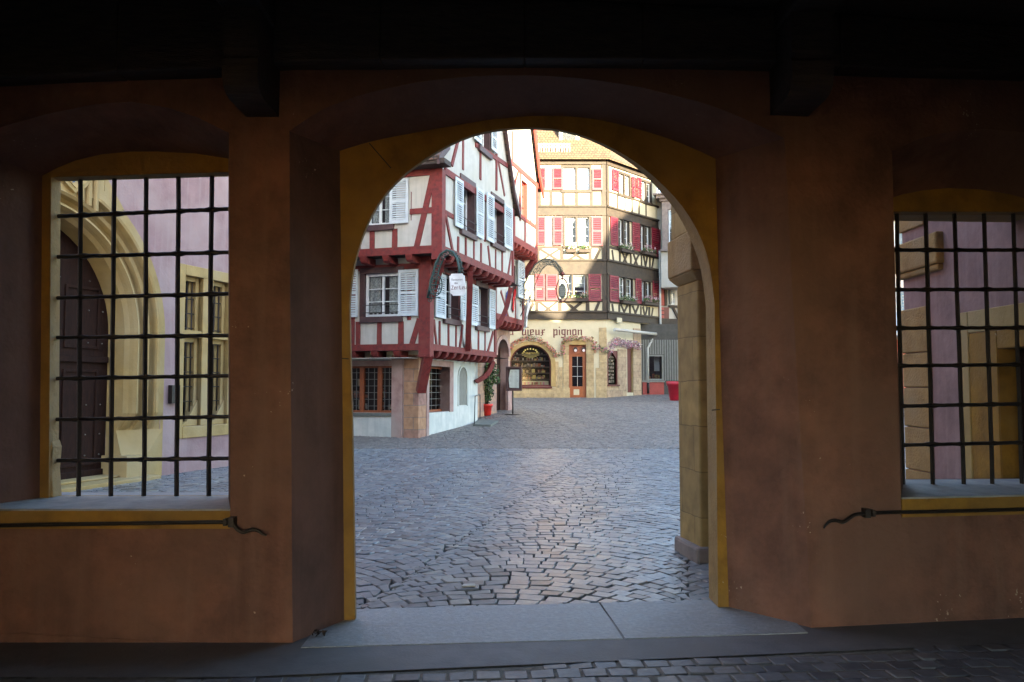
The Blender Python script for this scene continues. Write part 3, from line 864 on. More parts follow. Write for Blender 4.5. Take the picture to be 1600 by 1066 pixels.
grille(gl, [(126, 273, 123, 776), (179, 271, 173, 775), (229, 270, 225, 775), (279, 269, 276, 775), (331, 268, 326, 774), (382, 268, 378, 774)],
       [(339, 326), (402, 394), (466, 459), (528, 524), (592, 587), (656, 651), (720, 716)], (74, 372), 0, 0)
gr = lambda x: wyr(x) + .07
grille(gr, [(1401, 330, 1411, 760), (1446, 330, 1458, 760), (1491, 330, 1506, 760), (1537, 330, 1551, 760), (1583, 330, 1597, 760), (1630, 330, 1644, 760)],
       [(391, 391), (453, 452), (513, 512), (572, 569), (635, 630), (696, 690)], (1388, 1670), 0, 0)
# iron rods under the windows, wavy forged ends
def rod(pts, name='iron_rod'):
    mb = MB(); W = []
    for px, py in pts:
        x, z = on(lambda q: wy(q) - .05, px, py); W.append(Vector((x, wy(x) - .05, z)))
    W2 = [W[0]]
    for a, b in zip(W, W[1:]):
        for t in (.25, .5, .75, 1): W2.append(a.lerp(b, t))
    for _ in range(2): W2 = [W2[0]] + [(a + b * 2 + c) / 4 for a, b, c in zip(W2, W2[1:], W2[2:])] + [W2[-1]]
    R = [.013] * (len(W2) - 12) + linspace(.013, .006, 12)
    mb.tube(W2, R, M_iron, n=7)
    return mb, W
mb, Wp = rod([(-80, 823), (60, 820), (200, 818), (340, 816), (362, 816), (371, 828), (380, 833), (394, 827), (403, 829), (410, 835), (417, 837)])
for k in (4,):
    c = Wp[k]; mb.box(c.x - .018, c.x + .018, c.y - .02, c.y + .06, c.z - .03, c.z + .03, M_iron)
    mb.box(c.x + .0 - .05, c.x - .03, c.y - .018, c.y + .06, c.z - .022, c.z + .022, M_iron)
make('iron_rod', mb, arc, bevel=.003)
mb, Wp = rod([(1700, 793), (1600, 796), (1480, 799), (1375, 801), (1355, 802), (1335, 804), (1325, 812), (1317, 817), (1306, 813), (1297, 814), (1291, 820), (1287, 826)])
for k in (4,):
    c = Wp[k]; mb.box(c.x - .018, c.x + .018, c.y - .02, c.y + .06, c.z - .03, c.z + .03, M_iron)
    mb.box(c.x + .03, c.x + .05, c.y - .018, c.y + .06, c.z - .022, c.z + .022, M_iron)
make('iron_rod', mb, arc, bevel=.003)
# ceiling: wall plates, corbels, joists, boards
mb = MB()
def plate(pts):         # pts: (px,py) of the underside
    w = [on(wy, *p) for p in pts]
    for a, b in zip(w, w[1:]):
        mb.hull8([(a[0], wy(a[0]) - .16, a[1]), (b[0], wy(b[0]) - .16, b[1]), (b[0], wy(b[0]) + .1, b[1]), (a[0], wy(a[0]) + .1, a[1]),
                  (a[0], wy(a[0]) - .16, 4.149), (b[0], wy(b[0]) - .16, 4.149), (b[0], wy(b[0]) + .1, 4.149), (a[0], wy(a[0]) + .1, 4.149)], M_darkwood)
plate([(-500, 158), (0, 136), (200, 126), (388, 120)])
plate([(388, 113), (600, 109), (820, 106), (1000, 107), (1203, 111)])
plate([(1203, 118), (1300, 119), (1600, 127), (2000, 135)])
make('wall_plate', mb, arc, bevel=.012)
def corbel(px0, px1, pyb):
    a = on(wy, px0, pyb); b = on(wy, px1, pyb)
    y0 = wy((a[0] + b[0]) / 2); z = a[1]
    prof = [(0, 0), (-.36, .0), (-.43, .015), (-.475, .05), (-.50, .11), (-.505, .2), (-.47, .23), (-.50, .27), (-.50, .65), (0, .65)]
    mb = MB()
    P = [Vector((a[0], y0 + .05 + (q[0] if q[0] else .06), z + q[1])) for q in prof]; Q = [Vector((b[0], p.y, p.z)) for p in P]
    mb.loft(P, Q, M_darkwood, closed=True); mb.face(P, M_darkwood); mb.face(list(reversed(Q)), M_darkwood)
    make('corbel', mb, arc, bevel=.012)
    mb = MB()
    mb.box(a[0] - .02, b[0] + .02, -2.3, y0 - .17, z + .52, z + .95, M_darkwood)
    make('ceiling_beam', mb, arc, bevel=.015)
corbel(385, 436, 183)
corbel(1204, 1262, 180)
mb = MB()
mb.box(-6.4, 6.4, -2.8, 5.6, 4.15, 4.3, M_darkwood); make('ceiling', mb, arc)
for k in range(6):
    mb = MB(); y = 4.4 - k * 1.1; mb.box(-6, 6, y - .09, y + .09, 3.98, 4.14, M_darkwood); make('ceiling_joist', mb, arc, bevel=.01)
# side walls, rear wall with an unseen opening sized to light the inner wall
mb = MB()
mb.box(-6.4, -6.0, -2.8, 5.9, -.05, 4.3, M_terra); make('side_wall', mb, arc)
mb = MB(); mb.box(6.0, 6.4, -2.8, 5.9, -.05, 4.3, M_terra); make('side_wall', mb, arc)
for a, b in ((-6, -2.2), (2.2, 6)):
    mb = MB(); mb.box(a, b, -2.8, -2.4, -.05, 3.2, M_terra); make('rear_wall', mb, arc)
mb = MB(); mb.box(-6, 6, -2.82, -2.38, 3.202, 4.3, M_darkwood); make('rear_beam', mb, arc)
# upper floors and roof above the passage (out of the picture)
mb = MB()
mb.box(-6.4, 6.4, -2.8, 5.7, 4.32, 7.4, M_pinkD)
make('upper_storeys', mb, arc)
mb = MB()
mb.hull8([(-6.8, -3.2, 7.42), (6.8, -3.2, 7.42), (6.8, 6.6, 7.42), (-6.8, 6.6, 7.42), (-6.8, 1.6, 9.6), (6.8, 1.6, 9.6), (6.8, 1.9, 9.6), (-6.8, 1.9, 9.6)], M_tile)
make('roof', mb, arc)

# ================================================================== STONE PIER outside the arch
p0 = gnd(1091, 868); p1 = gnd(1052, 851)
PX, PY = 1.76, 7.42
pier = thing('stone_pier', 'weathered yellow sandstone pier with projecting cap block, beside right arch jamb', 'pier', (2.0, 7.7, 0))
def pier_box(grow, z0, z1, m, mtb, ztaper=0):
    # left face line from near corner (1.73,7.42) to far (1.60,7.95)
    a, b = (1.73 - grow, 7.42 - grow), (1.645 - grow, 7.95 + grow)
    c, d = (2.35 + grow, 8.1 + grow), (2.45 + grow, 7.5 - grow)
    g = ztaper
    m.hull8([(a[0], a[1], z0), (d[0], d[1], z0), (c[0], c[1], z0), (b[0], b[1], z0), (a[0] - g, a[1] - g, z1), (d[0] + g, d[1] - g, z1), (c[0] + g, c[1] + g, z1), (b[0] - g, b[1] + g, z1)], mtb)
mb = MB(); pier_box(0, .1, 2.6, mb, M_stonebl); make('shaft', mb, pier, bevel=.02)
mb = MB(); pier_box(.05, -.05, .14, mb, M_greyS); make('plinth', mb, pier, bevel=.03)
mb = MB(); pier_box(.0, 2.6, 2.68, mb, M_stoneY, .075); pier_box(.075, 2.683, 3.06, mb, M_stoneY); make('cap', mb, pier, bevel=.015)
mb = MB(); pier_box(.045, 3.063, 6.0, mb, M_stonebl); make('upper_shaft', mb, pier, bevel=.02)

# ================================================================== PINK BUILDING ON THE RIGHT
rb = thing('mauve_corner_building', 'mauve plastered building with yellow stone quoins and dark doorway, seen through right grille', 'building', (4.1, 8.33, 0))
RW = Pl(4.1, 8.33, 0, -1)       # u runs back towards the passage
RW.n = (-1, 0)
mb = MB()
u_, z_ = RW.uz(1520, 500)
door_r = (RW.uz(1562, 620)[0], 2.0, -.05, RW.uz(1562, 545)[1])
wall_holes(mb, RW, 0, 2.1, -.05, 15.2, [(door_r[0], 1.98, -.04, door_r[3])], M_pinkD, depth=.25, pocket=1.2, rev=M_ochre)
mb.face([(4.1, 8.33, -.05), (22.3, 8.33, -.05), (22.3, 8.33, 12.9), (4.1, 8.33, 12.9)], M_pinkD)
mb.face([(22.3, 8.33, -.05), (22.3, .5, -.05), (22.3, .5, 13.3), (22.3, 8.33, 13.3)], M_pinkD)
mb.face([(6.5, .5, -.05), (22.3, .5, -.05), (22.3, .5, 13.3), (6.5, .5, 15.5)], M_pinkD)
make('wall', mb, rb)
mb = MB()
k = 0; z = -.05
while z < 9:                    # quoins of uneven width
    h = random.uniform(.34, .46); w = random.uniform(.46, .52)
    if not (2.55 < z + h and z < 3.05): mb.pbox(RW, -.03, w, z, z + h - .008, -.05, .02 + random.uniform(0, .008), M_stoneY)
    z += h
make('quoin', mb, rb, bevel=.012)
cz0 = RW.uz(1440, 430)[1]; cz1 = RW.uz(1440, 373)[1]
mb = MB(); uc = RW.uz(1475, 400)[0]
mb.pbox(RW, -.05, uc, cz0 + .06, cz1, -.05, .075, M_stoneY); mb.pbox(RW, -.03, uc - .02, cz0, cz0 + .058, -.05, .055, M_stoneY)
make('stone_block', mb, rb, bevel=.02)
us0 = RW.uz(1501, 600)[0]; zt = RW.uz(1540, 483)[1]
mb = MB()
mb.pbox(RW, us0, us0 + .17, -.05, zt, -.05, .02, M_stoneC); mb.pbox(RW, us0 + .172, 2.04, door_r[3] + .16, zt, -.05, .018, M_stoneC)
mb.pbox(RW, us0 + .172, door_r[0] - .002, -.05, door_r[3] + .155, -.06, .012, M_ochre); mb.pbox(RW, door_r[0], 2.04, door_r[3] + .002, door_r[3] + .155, -.06, .010, M_ochre)
make('door_surround', mb, rb, bevel=.008)
mb = MB(); mb.pbox(RW, door_r[0] + .01, 1.97, 0, door_r[3] - .01, -.22, -.17, M_door)
for k in range(4): mb.pbox(RW, door_r[0] + .05, 1.94, .2 + k * .5, .55 + k * .5, -.169, -.16, M_door)
make('door', mb, rb, bevel=.006)
mb = MB()
prof = [(3.6, 15.2), (8, 19.5), (15.2, 13.9), (19.6, 14.7), (22.5, 13.4)]  # unseen roofline, drawn to shadow the square and shape the sun patch
for (a, za), (b, zb) in zip(prof, prof[1:]):
    mb.hull8([(a, .3, za - .4), (b, .3, zb - .4), (b, 8.6, zb - .4), (a, 8.6, za - .4), (a, .3, za), (b, .3, zb), (b, 8.6, zb), (a, 8.6, za)], M_tile)
mb.face([(4.1, 8.33, 12.9), (4.1, 8.33, 15.2), (8, 8.33, 19.2), (15.2, 8.33, 13.5), (19.6, 8.33, 14.3), (22.3, 8.33, 13.1), (22.3, 8.33, 12.9)], M_pinkD)
make('roof', mb, rb)
gh = thing('shadow_townhouse', 'tall gabled house added farther right, outside the picture, shaped to cast the shop house shadow', 'building', (28, 4, 0))
mb = MB()
pts = [(22.4, 0), (22.4, 13.1), (25.4, 18.7), (30.2, 22), (36, 22), (36, 0)]  # added outline, slanted along the sun to set the shadow edge
A_ = [Vector((x, 8, z)) for x, z in pts]; B_ = [Vector((x + 4.4, .4, z)) for x, z in pts]
mb.loft(A_, B_, M_cream, closed=True); mb.face(A_, M_cream); mb.face(list(reversed(B_)), M_cream); make('wall', mb, gh)
mb = MB()
ss = [(22.2, 13.0), (25.4, 18.72), (30.2, 22.1), (36.3, 22.1)]
for (a, za), (b, zb) in zip(ss, ss[1:]):
    mb.hull8([(a + 4.5, .2, za), (b + 4.5, .2, zb), (b, 8.2, zb), (a, 8.2, za), (a + 4.5, .2, za + .15), (b + 4.5, .2, zb + .15), (b, 8.2, zb + .15), (a, 8.2, za + .15)], M_tile)
make('roof', mb, gh)
# unseen block added behind the passage to keep direct sun out of it
bh = thing('sun_block_building', 'plain cream building added behind the passage, outside the picture, to keep low sun out', 'building', (13, -18, 0))
mb = MB(); mb.box(2.5, 24, -22, -14, -.05, 8.6, M_cream); make('wall', mb, bh)
mb = MB(); mb.hull8([(2.2, -22.3, 8.62), (24.3, -22.3, 8.62), (24.3, -13.7, 8.62), (2.2, -13.7, 8.62), (2.2, -18.1, 12), (24.3, -18.1, 12), (24.3, -17.9, 12), (2.2, -17.9, 12)], M_tile); make('roof', mb, bh)

# ================================================================== PINK BUILDING WITH THE GOTHIC PORTAL (left grille)
pb = thing('portal_building', 'lilac pink building with moulded sandstone portal and mullioned window, seen through left grille', 'building', (-6.75, 13.3, 0))
W = Pl(-6.75, 13.3, .31, .951)
CU, CZp, R0 = -1.3, 2.5, 1.86
mb = MB()
nA = 40
RH = R0 + .70
archp = [(CU + RH, -.1)] + [(CU + RH * math.cos(t), CZp + (RH if abs(CU + RH * math.cos(t) - CU) > 9 else RH) * math.sin(t)) for t in linspace(0, math.pi, nA)] + [(CU - RH, -.1)]
wr = [rect(W, 290, 424, 311, 672), rect(W, 330, 432, 351, 672)]
wr = [(1.83, 2.33, .86, 3.72), (2.62, 3.12, .86, 3.72)]
def wallpoly(pl, outline, holes, d, mt):
    verts = []; edges = []
    loops = [outline] + holes
    for lp in loops:
        b = len(verts); verts.extend(Vector(p) for p in lp); edges.extend((b + i, b + (i + 1) % len(lp)) for i in range(len(lp)))
    def inside(p, loop):
        c = False; n = len(loop)
        for i in range(n):
            a, b = loop[i], loop[(i + 1) % n]
            if (a[1] > p[1]) != (b[1] > p[1]) and p[0] < (b[0] - a[0]) * (p[1] - a[1]) / (b[1] - a[1]) + a[0]: c = not c
        return c
    vo, eo, fo, _, _, _ = delaunay_2d_cdt(verts, edges, [], 0, 1e-5)
    m = MB(); m.v = [tuple(pl.P(v.x, v.y, d)) for v in vo]
    for f in fo:
        c = (sum(vo[i].x for i in f) / 3, sum(vo[i].y for i in f) / 3)
        if inside(c, outline) and not any(inside(c, h) for h in holes): m.f.append(list(f)); m.m.append(mt); m.sm.append(False)
    return m
rw = lambda r: [(r[0], r[2]), (r[1], r[2]), (r[1], r[3]), (r[0], r[3])]
ol = [(-7, -.1)] + list(reversed(archp)) + [(7, -.1), (7, 9), (-7, 9)]
mb = wallpoly(W, ol, [rw(r) for r in wr], 0, M_pinkW)
for r in wr:
    q = lambda D: [W.P(r[0], r[2], D), W.P(r[1], r[2], D), W.P(r[1], r[3], D), W.P(r[0], r[3], D)]
    mb.loft(q(0), q(-.32), M_stoneC, closed=True); mb.loft(q(-.32), q(-.9), M_dkroom, closed=True); mb.face(q(-.9), M_dkroom)
mb.face([W.P(7, -.1, 0), W.P(7, -.1, -8), W.P(7, 9, -8), W.P(7, 9, 0)], M_pinkW)
make('wall', mb, pb)
mb = MB()
mb.hull8([W.P(-7.3, 9.02, .4), W.P(7.3, 9.02, .4), W.P(7.3, 9.02, -8), W.P(-7.3, 9.02, -8), W.P(-7.3, 13, -3.6), W.P(7.3, 13, -3.6), W.P(7.3, 13, -4), W.P(-7.3, 13, -4)], M_tile)
make('roof', mb, pb)
# moulded arch: profile swept round the arch and down the jambs to sloping stops
mb = MB()
prof = [(0, -.66), (0, -.10), (.05, -.06), (.07, -.02), (.10, .02), (.13, .02), (.15, -.03), (.20, -.06), (.25, -.03), (.27, .03), (.31, .05), (.34, .02), (.37, -.04), (.42, -.05), (.47, .0), (.49, .06), (.53, .07), (.56, .03), (.60, .012), (.76, .012)]
prof = [(a, b * (1.7 if b > -.3 else 1)) for a, b in prof]
STOP = 1.15
secs = []
for z in (0.95, STOP, 1.6, 2.1): secs.append(('j', z))
def ring(side):
    rows = []
    zs = [STOP - .25, STOP, 1.6, 2.1]
    if side > 0:
        for z in zs: rows.append([W.P(CU + R0 + a, z - (.25 * (1 - a / .76) if z == zs[0] else 0), (b if z > zs[0] else -.0 + .0 * b)) if True else None for a, b in prof])
    return rows
rows = []
def sec(side, z, flat=False):
    return [W.P(CU + side * (R0 + a), z, (max(-.52, -.30 + a * .42) if flat and i > 0 else b)) for i, (a, b) in enumerate(prof)]
rows.append(sec(1, .85, True)); rows.append(sec(1, 1.15)); rows.append(sec(1, 1.6)); rows.append(sec(1, 2.1))
for t in linspace(0, math.pi, 48):
    r_ = []
    for a, b in prof:
        if abs(math.cos(t)) * (R0 + .5) < .95 and a > .31: b = .03
        uu = CU + (R0 + a) * math.cos(t); zz = CZp + (R0 + a) * math.sin(t)
        r_.append(W.P(uu, zz, b))
    rows.append(r_)
rows.append(sec(-1, 2.1)); rows.append(sec(-1, 1.6)); rows.append(sec(-1, 1.15)); rows.append(sec(-1, .85, True))
for r1, r2 in zip(rows, rows[1:]): mb.loft(r1, r2, M_stoneC)
for sd in (1, -1):
    a0, a1 = CU + sd * R0, CU + sd * (R0 + .76)
    b0 = [W.P(a0, -.1, -.52), W.P(a0, -.1, -.02), W.P(a1, -.1, .02)]
    b1 = [W.P(a0, .85, -.52), W.P(a0, .85, -.30), W.P(a1, .85, .02)]
    mb.loft(b0, b1, M_stoneC)
    # plinth block at the foot of the reveal
    mb.pbox(W, min(a0 - sd * .1, a0 + sd * .25), max(a0 - sd * .1, a0 + sd * .25), -.1, .42, -.5, .05, M_stoneC)
make('portal_arch', mb, pb)
# raised surround above the arch: two upright rolls ending on the shoulders of the arch, shield between
mb = MB()
for uo in (-.66, -.50, -.36):
    for sgn in (1, -1):
        uu = CU + sgn * (uo - CU)
        zb = CZp + math.sqrt(max(.1, (R0 + .34) ** 2 - (uu - CU) ** 2)) - .02
        mb.tube([W.P(uu, zb, .04), W.P(uu, 7.2, .04)], .055, M_stoneC, n=8)
mb.pbox(W, -.72, -.16, 4.72, 7.2, -.05, .02, M_stoneC); mb.pbox(W, -2.44, -1.88, 4.72, 7.2, -.05, .02, M_stoneC)
mb.pbox(W, -1.879, -.721, 5.0, 7.0, -.05, .024, M_stoneC)
for sgn in (1, -1):     # canted shoulders
    pts = [(-.72, 4.6), (.20, 4.60), (-.16, 5.05), (-.72, 5.05)]
    if sgn > 0: mb.pprism(W, [(-.15, 4.66), (.30, 4.62), (.02, 4.95), (-.15, 5.15)], -.05, .016, M_stoneC)
make('portal_panel', mb, pb, bevel=.006)
mb = MB()
su, sz_ = W.uz(111, 302); sz_ += .53
sh = [(-.40, .45), (.40, .45), (.42, .05), (.36, -.18), (.2, -.40), (0, -.53), (-.2, -.40), (-.36, -.18), (-.42, .05)]
mb.pprism(W, [(su + a, sz_ + b) for a, b in sh], .0, .09, M_stoneC)
mb.pprism(W, [(su + a * .86, sz_ + b * .86) for a, b in sh], .09, .105, M_shield)
rr = random.Random(5)
for k in range(60):             # worn painted charge: a spread figure in blue and red
    a = rr.uniform(-.28, .28); b = rr.uniform(-.38, .3)
    if abs(a) > .30 - max(0, -b - .1) * .8: continue
    w_, h_ = rr.uniform(.012, .035), rr.uniform(.03, .08)
    th = rr.uniform(-1, 1)
    q = [(-w_, -h_), (w_, -h_ * .6), (w_ * .6, h_), (-w_, h_ * .5)]
    q = [(x * math.cos(th) - y * math.sin(th), x * math.sin(th) + y * math.cos(th)) for x, y in q]
    mb.face([W.P(su + a + x, sz_ + b + y, .1065 + .0004 * k) for x, y in q], M_shieldB if k % 3 else M_shieldR)
make('shield', mb, pb)
# door
mb = MB()
dm = [(CU + (R0 - .0) * math.cos(t), CZp + (R0) * math.sin(t)) for t in linspace(0, math.pi, 32)]
mb.pprism(W, [(CU + R0, 0)] + dm + [(CU - R0, 0)], -.60, -.52, M_door)
for u0 in (-3.1, -2.25, -1.22, -.38):
    for z0, z1 in ((.28, 1.9), (2.25, 3.7)):
        u1 = u0 + .72
        if z1 > 3 and u0 in (-3.1, -.38): z1 = 3.3
        for a in ((u0, u0 + .05, z0, z1), (u1 - .05, u1, z0, z1), (u0 + .05, u1 - .05, z0, z0 + .05), (u0 + .05, u1 - .05, z1 - .05, z1)):
            mb.pbox(W, *a, -.52, -.49, M_door)
mb.pbox(W, -3.1, .52, 2.02, 2.12, -.52, -.46, M_door); mb.pbox(W, -3.1, .5, .06, .2, -.52, -.46, M_door)
mb.pbox(W, -1.33, -1.27, 0, 4.3, -.52, -.47, M_door)
dr = make('door', mb, pb, bevel=.006)
mb = MB()
for z in (.45, .8, 1.3, 1.75, 2.35, 2.9, 3.4):
    for u in (-1.1, -.5, .1, .4):
        c = W.P(u, z, -.5); mb.lathe((c.x, c.y, c.z - .012), [(.004, 0), (.014, .006), (.014, .018), (.004, .024)], M_lead, n=6)
make('door_studs', mb, dr)
mb = MB(); mb.pbox(W, -3.4, 1.0, -.1, .06, -.9, .30, M_stoneC); mb.pbox(W, -3.2, .7, .062, .10, -.9, -.1, M_stoneC)
make('door_step', mb, pb, bevel=.015)
# mullioned window: stone surround, transoms, iron cages, leaded lights
mb = MB()
U0, U1 = 1.66, 3.34
mb.pbox(W, U0, 1.83, .64, 3.92, -.3, .02, M_stoneC); mb.pbox(W, 3.12, U1, .64, 3.92, -.3, .02, M_stoneC)
mb.pbox(W, 2.33, 2.62, .86, 3.72, -.3, .018, M_stoneC)
mb.pbox(W, 1.83, 3.12, 3.722, 3.92, -.3, .018, M_stoneC); mb.pbox(W, 1.83, 3.12, .64, .858, -.3, .03, M_stoneC)
for r in wr:
    mb.pbox(W, r[0], r[1], 2.55, 2.68, -.3, -.0, M_stoneC)
    for (za, zb) in ((.86, 2.55), (2.68, 3.72)):
        mb.pbox(W, r[1] - .09, r[1], za, zb, -.3, -.09, M_stoneC); mb.pbox(W, r[1] - .17, r[1] - .09, za, zb, -.3, -.19, M_stoneC)
        mb.pbox(W, r[0], r[1], zb - .09, zb, -.3, -.10, M_stoneC)
    # sloping stop of the mullion mouldings
    mb.pprism(W, [(r[0], .86), (r[1], .86), (r[1], 1.35), (r[1] - .3, .95)], -.3, -.06, M_stoneC)
pw = make('stone_window', mb, pb, bevel=.01)
for r in wr:
    mb = MB()
    mb.pbox(W, r[0], r[1], r[2], r[3], -.24, -.22, M_glassW); make('pane', mb, pw)
    mb = MB()
    for k in range(9):
        z = 1.05 + k * .28
        if abs(z - 2.6) < .1: continue
        mb.tube([W.P(r[0] + .0, z, -.12), W.P(r[1] - .1, z, -.12)], .011, M_iron, n=6)
    for u in linspace(r[0] + .06, r[1] - .16, 3): mb.tube([W.P(u, .88, -.12), W.P(u, 3.7, -.12)], .012, M_iron, n=6)
    make('window_bars', mb, pw)
mb = MB(); a = W.uz(263, 602); b = W.uz(275, 630)
mb.pbox(W, a[0], b[0], b[1], a[1], 0, .09, M_iron); mb.pbox(W, a[0] + .02, b[0] - .02, a[1] - .12, a[1] - .07, .09, .094, M_ink)
make('letter_box', mb, pb, bevel=.01)

# ================================================================== RED TIMBER-FRAMED HOUSE
dF, dS = (-.957, .291), (.298, .954)
G = (-2.80, 23.85)
def corner(j): return (G[0] + j * .663, G[1] - j * 1.255)
def planes(j):
    c = corner(j); return Pl(*c, *dF), Pl(*c, *dS)
FG, SG = planes(0); F1, S1 = planes(.6); F2, S2 = planes(1.2)
h1 = thing('timber_framed_house', 'white plastered house with oxblood timbers, pale blue shutters and jettied storeys at left corner', 'house', (G[0], G[1], 0))
LF = 9.0
def endu(pl, j):        # the far end of the side wall is common to all storeys
    return (28.85 - pl.o[1]) / pl.d[1]
eG, e1, e2 = endu(SG, 0), endu(S1, .6), endu(S2, 1.2)
zj1 = F1.uz(672, 546)[1]; zj2 = F2.uz(689, 394)[1]; ze = F2.uz(689, 264)[1]
zj1s = zj1; zj2s = zj2
# --- ground floor
wf = rect(FG, 520, 572, 612, 645)
wside = rect(SG, 669.5, 573, 702, 644)
mb = MB()
wall_holes(mb, FG, 0, LF, -.3, zj1 + .1, [wf], M_plWd, depth=.3)
nich = rect(SG, 716, 592, 729, 633)
wall_holes(mb, SG, 0, eG, -.3, zj1 + .1, [wside], M_plWd, depth=.38, rev=M_stone_pinkplain)
mb.face([SG.P(eG, -.3), SG.P(eG, -.3, -8), SG.P(eG, zj1 + .1, -8), SG.P(eG, zj1 + .1)], M_plWd)
make('ground_floor_wall', mb, h1)
# stone dressings
mb = MB()
ug = FG.uz(612, 640)[0]; ug2 = FG.uz(630, 640)[0]; us = SG.uz(668.5, 640)[0]
zt = zj1 - .12
mb.pbox(FG, ug2 + .008, ug - .005, -.2, zt, -.1, .05, M_stone_pinkplain)
mb.pbox(FG, ug2 - .025, ug2 + .005, -.2, zt, -.1, .01, M_stone_pinkplain)
mb.pbox(FG, -.03, ug2 - .028, -.2, zt, -.2, .03, M_stone_pinkF)
mb.pbox(SG, -.03, us - .2, -.2, zt, -.2, .035, M_stone_pinkF); mb.pbox(SG, us - .195, us, -.2, zt, -.1, .055, M_stone_pinkplain)
mb.pbox(SG, wside[1], wside[1] + .32, wside[2] - .02, wside[3] + .2, -.3, .03, M_stone_pinkplain)
mb.pbox(SG, wside[0] - .02, wside[1] - .003, wside[3], wside[3] + .2, -.3, .028, M_stone_pinkplain)
mb.pbox(FG, ug + .002, LF, wf[3] + .001, wf[3] + .16, -.2, .04, M_stone_pinkplain)
mb.pbox(FG, ug + .002, LF, wf[2] - .1, wf[2] - .002, -.2, .05, M_slab)
make('stone_dressing', mb, h1, bevel=.012)
# arched blind niche in the side wall
mb = MB()
nu0, nu1, nz0, nz1 = nich
arcn = [(nu1, nz0)] + [((nu0 + nu1) / 2 + (nu1 - nu0) / 2 * math.cos(t), nz1 + (nu1 - nu0) / 2 * math.sin(t)) for t in linspace(0, math.pi, 12)] + [(nu0, nz0)]
outer = [((u - (nu0 + nu1) / 2) * 1.16 + (nu0 + nu1) / 2, z + (.05 if z > nz0 else -.03)) for u, z in arcn]
ring_ = outer + list(reversed(arcn))
for (a, b, c, d) in zip(outer, outer[1:], arcn[1:], arcn): mb.pprism(SG, [a, b, c, d], -.01, .035, M_plWd)
mb.pprism(SG, arcn, -.01, .006, M_greyw)
make('niche', mb, h1)
# leaded shop windows with orange-brown frames
def leaded(pl, r, posts, rec, nx_between, nz):
    u0, u1, z0, z1 = r
    mb = MB()
    for p in posts: mb.pbox(pl, p - .07, p + .07, z0, z1, -rec - .06, -rec + .05, M_orwood)
    mb.pbox(pl, u0, u1, z0, z0 + .07, -rec - .05, -rec + .045, M_orwood); mb.pbox(pl, u0, u1, z1 - .06, z1, -rec - .05, -rec + .045, M_orwood)
    fo = make('window', mb, h1, bevel=.006)
    g = MB(); g.face([pl.P(u0, z0, -rec - .02), pl.P(u1, z0, -rec - .02), pl.P(u1, z1, -rec - .02), pl.P(u0, z1, -rec - .02)], M_glassD); make('pane', g, fo)
    g = MB()
    ps = sorted([u0] + posts + [u1])
    for a, b in zip(ps, ps[1:]):
        if b - a < .2: continue
        for i in range(1, nx_between): 
            u = a + (b - a) * i / nx_between; g.pbox(pl, u - .009, u + .009, z0, z1, -rec - .018, -rec, M_lead)
    for j in range(1, nz):
        z = z0 + (z1 - z0) * j / nz; g.pbox(pl, u0, u1, z - .008, z + .008, -rec - .017, -rec - .001, M_lead)
    make('lead_grid', g, fo)
    c = MB()
    for k in range(26):
        u = random.uniform(u0, u1); z = random.choice([z0 + .1, z0 + .1, z0 + .45, z0 + .8]); w = random.uniform(.05, .2); h = random.uniform(.08, .3)
        c.pbox(pl, u, min(u + w, u1), z, z + h, -rec - .35 - .01 * k, -rec - .3 - .01 * k, random.choice([M_goods, M_orwood, M_goods2, M_cream]))
    make('window_display', c, fo)
leaded(FG, wf, [FG.uz(563, 600)[0], FG.uz(591, 600)[0], FG.uz(535, 600)[0]], .14, 3, 7)
leaded(SG, wside, [wside[0] + (wside[1] - wside[0]) * .33], .30, 3, 7)
# --- upper storeys: walls
f1w = rect(F1, 570, 427, 624, 495); f2w = rect(F2, 574, 282, 611, 352)
s1a = rect(S1, 694, 429, 715, 499); s1b = rect(S1, 744, 449, 760, 510)
s2a = rect(S2, 720, 287, 740, 363); s2b = rect(S2, 768, 314, 785, 382)
ztop1 = zj2 + .05
mb = MB()
wall_holes(mb, F1, 0, LF, zj1, ztop1, [f1w, (3.9, 5.2, f1w[2], f1w[3])], M_plW, rev=M_brownfr)
wall_holes(mb, S1, 0, e1, zj1, ztop1, [s1a, s1b], M_plW, rev=M_brownfr, depth=.3)
mb.face([S1.P(e1, zj1), S1.P(e1, zj1, -8), S1.P(e1, ztop1, -8), S1.P(e1, ztop1)], M_plW)
mb.face([F1.P(0, zj1), F1.P(LF, zj1), F1.P(LF, zj1, -8), F1.P(0, zj1, -8)], M_darkwood)
make('first_floor_wall', mb, h1)
mb = MB()
wall_holes(mb, F2, 0, LF, zj2, ze + .2, [f2w, (4.2, 5.4, f2w[2], f2w[3])], M_plW, rev=M_brownfr)
wall_holes(mb, S2, 0, e2, zj2, ze + .2, [s2a, s2b], M_plW, rev=M_brownfr, depth=.3)
mb.face([F2.P(0, zj2), F2.P(LF, zj2), F2.P(LF, zj2, -8), F2.P(0, zj2, -8)], M_darkwood)
mb.face([S2.P(e2, zj2), S2.P(e2, zj2, -8), S2.P(e2, ze, -8), S2.P(e2, ze)], M_plW)
# gable
apz = ze + 7.0
gw = rect(S2, 748, 195, 764, 235)
mbg = wallpoly(S2, [(0, ze + .2), (e2, ze + .2), (e2, ze + .55), (e2 / 2, apz), (0, ze + .55)], [rw(gw)], 0, M_plW)
merge(mb, mbg)
q = lambda D: [S2.P(gw[0], gw[2], D), S2.P(gw[1], gw[2], D), S2.P(gw[1], gw[3], D), S2.P(gw[0], gw[3], D)]
mb.loft(q(0), q(-.3), M_brownfr, closed=True); mb.loft(q(-.3), q(-.9), M_dkroom, closed=True); mb.face(q(-.9), M_dkroom)
make('upper_wall', mb, h1)
